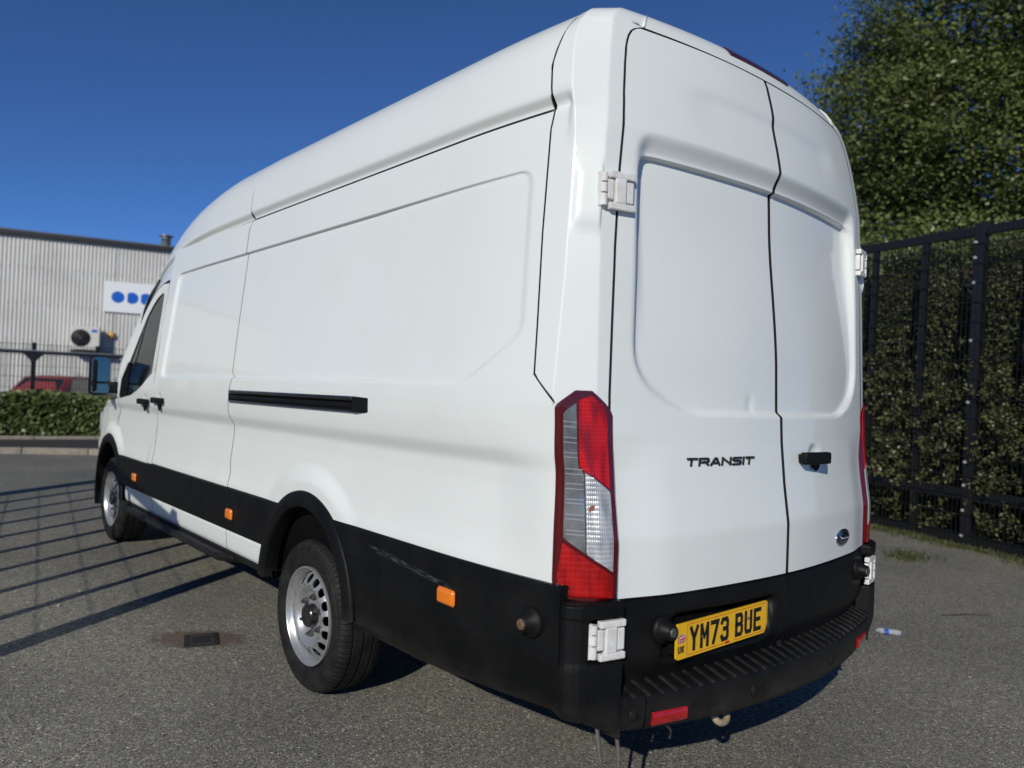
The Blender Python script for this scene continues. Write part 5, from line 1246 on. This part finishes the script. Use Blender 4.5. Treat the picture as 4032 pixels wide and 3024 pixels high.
for sg_ in (-1, 1):
    q = [(sg_*.70, .45, 1.0), (sg_*.70, 2.45, .99), (sg_*.585, 1.95, 1.37), (sg_*.58, .72, 1.37)]; off = cu*sg_*.012
    link('side_window', mesh('side_window', [tuple(cpt(*p)+off) for p in q] + [tuple(cpt(*p)) for p in q], [(0, 1, 2, 3), (0, 4, 5, 1), (1, 5, 6, 2), (2, 6, 7, 3), (3, 7, 4, 0)]), 'carglass', car, False)
    box('tail_light', cpt(sg_*.74, .02, .80), (.16, .06, .14), 'refl_red', car, CR, .015)
    for y in (.72, 3.25):
        bm = bmesh.new(); add_lathe(bm, [(0, .05), (0, .22), (.02, .29), (.10, .31), (.19, .29), (.2, .1)], 'X', (0, 0, 0), 28); bmesh.ops.transform(bm, matrix=Matrix.Translation(cpt(sg_*.84-(.2 if sg_ > 0 else 0), y, .31)) @ CR.to_4x4(), verts=bm.verts)
        wo_ = bm_obj('wheel', bm, 'rubber', car, True); bm = bmesh.new(); add_lathe(bm, [(0, .001), (0, .18), (.01, .2)], 'X', (0, 0, 0), 20)
        bmesh.ops.transform(bm, matrix=Matrix.Translation(cpt(sg_*.845, y, .31)) @ CR.to_4x4(), verts=bm.verts); bm_obj('rim', bm, 'steel', wo_, True)
box('bumper', cpt(0, -.02, .45), (1.56, .12, .20), 'trim', car, CR, .04)
# ------------------------------------------------------------------ small things on the ground
dc = thing('drain_cover', 'small black iron stopcock cover set in the rust-stained asphalt', 'drain cover', (-1.129, 2.730, 0))
ax = Vector((.165, -.055, 0)).normalized(); ay = Vector((.055, .165, 0)).normalized(); ax = Vector((.951, -.310, 0)); ay = Vector((.262, .965, 0)); ax = ax.normalized(); ay = (ay-ax*ay.dot(ax)).normalized()
rt = Matrix((ax, ay, Vector((0, 0, 1)))).transposed()
box('frame', (0, 0, -.004), (.176, .208, .014), 'iron', dc, rt, .004)
box('lid', (0, 0, -.0005), (.160, .190, .010), 'iron', dc, rt, .003)
for x0, y0, w0, h0 in ((0, .068, .11, .004), (0, -.068, .11, .004), (.054, 0, .004, .136), (-.054, 0, .004, .136)): box('raised_line', ax*x0 + ay*y0 + Vector((0, 0, .0045)), (w0, h0, .0022), 'ironedge', dc, rt)
bt = thing('plastic_bottle', 'crushed clear plastic bottle with a blue label lying right of the bumper', 'bottle', (2.37, .635, .0))
bd = Vector((.10, -.13, 0)).normalized()*.072
bm = bmesh.new(); add_tube(bm, [bd*-1+Vector((0, 0, .02)), bd*-.88+Vector((0, 0, .02)), bd*-.7+Vector((0, 0, .026)), bd*-.2+Vector((0, 0, .024)), bd*.3+Vector((0, 0, .020)), bd*.8+Vector((0, 0, .024)), bd*1.0+Vector((0, 0, .020))], [.009, .009, .022, .021, .018, .022, .015], 12)
for v in bm.verts: v.co.z = max(.001, v.co.z*.8+random.uniform(-.004, .004)); v.co.x += random.uniform(-.004, .004)
bm_obj('bottle_body', bm, 'bottle', bt, False)
bm = bmesh.new(); add_tube(bm, [bd*-.35+Vector((0, 0, .021)), bd*.0+Vector((0, 0, .021))], [.0222, .0216], 12, False)
for v in bm.verts: v.co.z = max(.002, v.co.z*.82)
bm_obj('bottle_label', bm, 'blueplastic', bt, False)
bm = bmesh.new(); add_tube(bm, [(3.12, .60, .006), (3.30, .51, .010), (3.46, .40, .005)], [.004, .004, .002], 6); tag(bm_obj('twig', bm, 'twig', None), 'thin dark twig lying on the asphalt right of the van', 'twig')
for (x, y, lab) in ((-1.98, 2.05, 'pale stone on the asphalt left of the drain cover'), (-1.55, 1.35, 'pale stone on the asphalt in the lower left corner'), (2.0, .05, 'pale stone on the asphalt behind the rear bumper'), (3.9, .25, 'pale stone on the asphalt beyond the twig'), (-1.62, 3.75, 'pale stone on the asphalt among the bar shadows')):
    bm = bmesh.new(); bmesh.ops.create_icosphere(bm, subdivisions=1, radius=.007+.005*random.random())
    for v in bm.verts: v.co = Vector((v.co.x*random.uniform(.7, 1.5), v.co.y*random.uniform(.7, 1.4), v.co.z*.6))
    o = bm_obj('pebble', bm, 'stone', None); o.location = (x, y, .004); o.rotation_euler.z = random.uniform(0, 6); tag(o, lab, 'stone', 'loose pale stones')
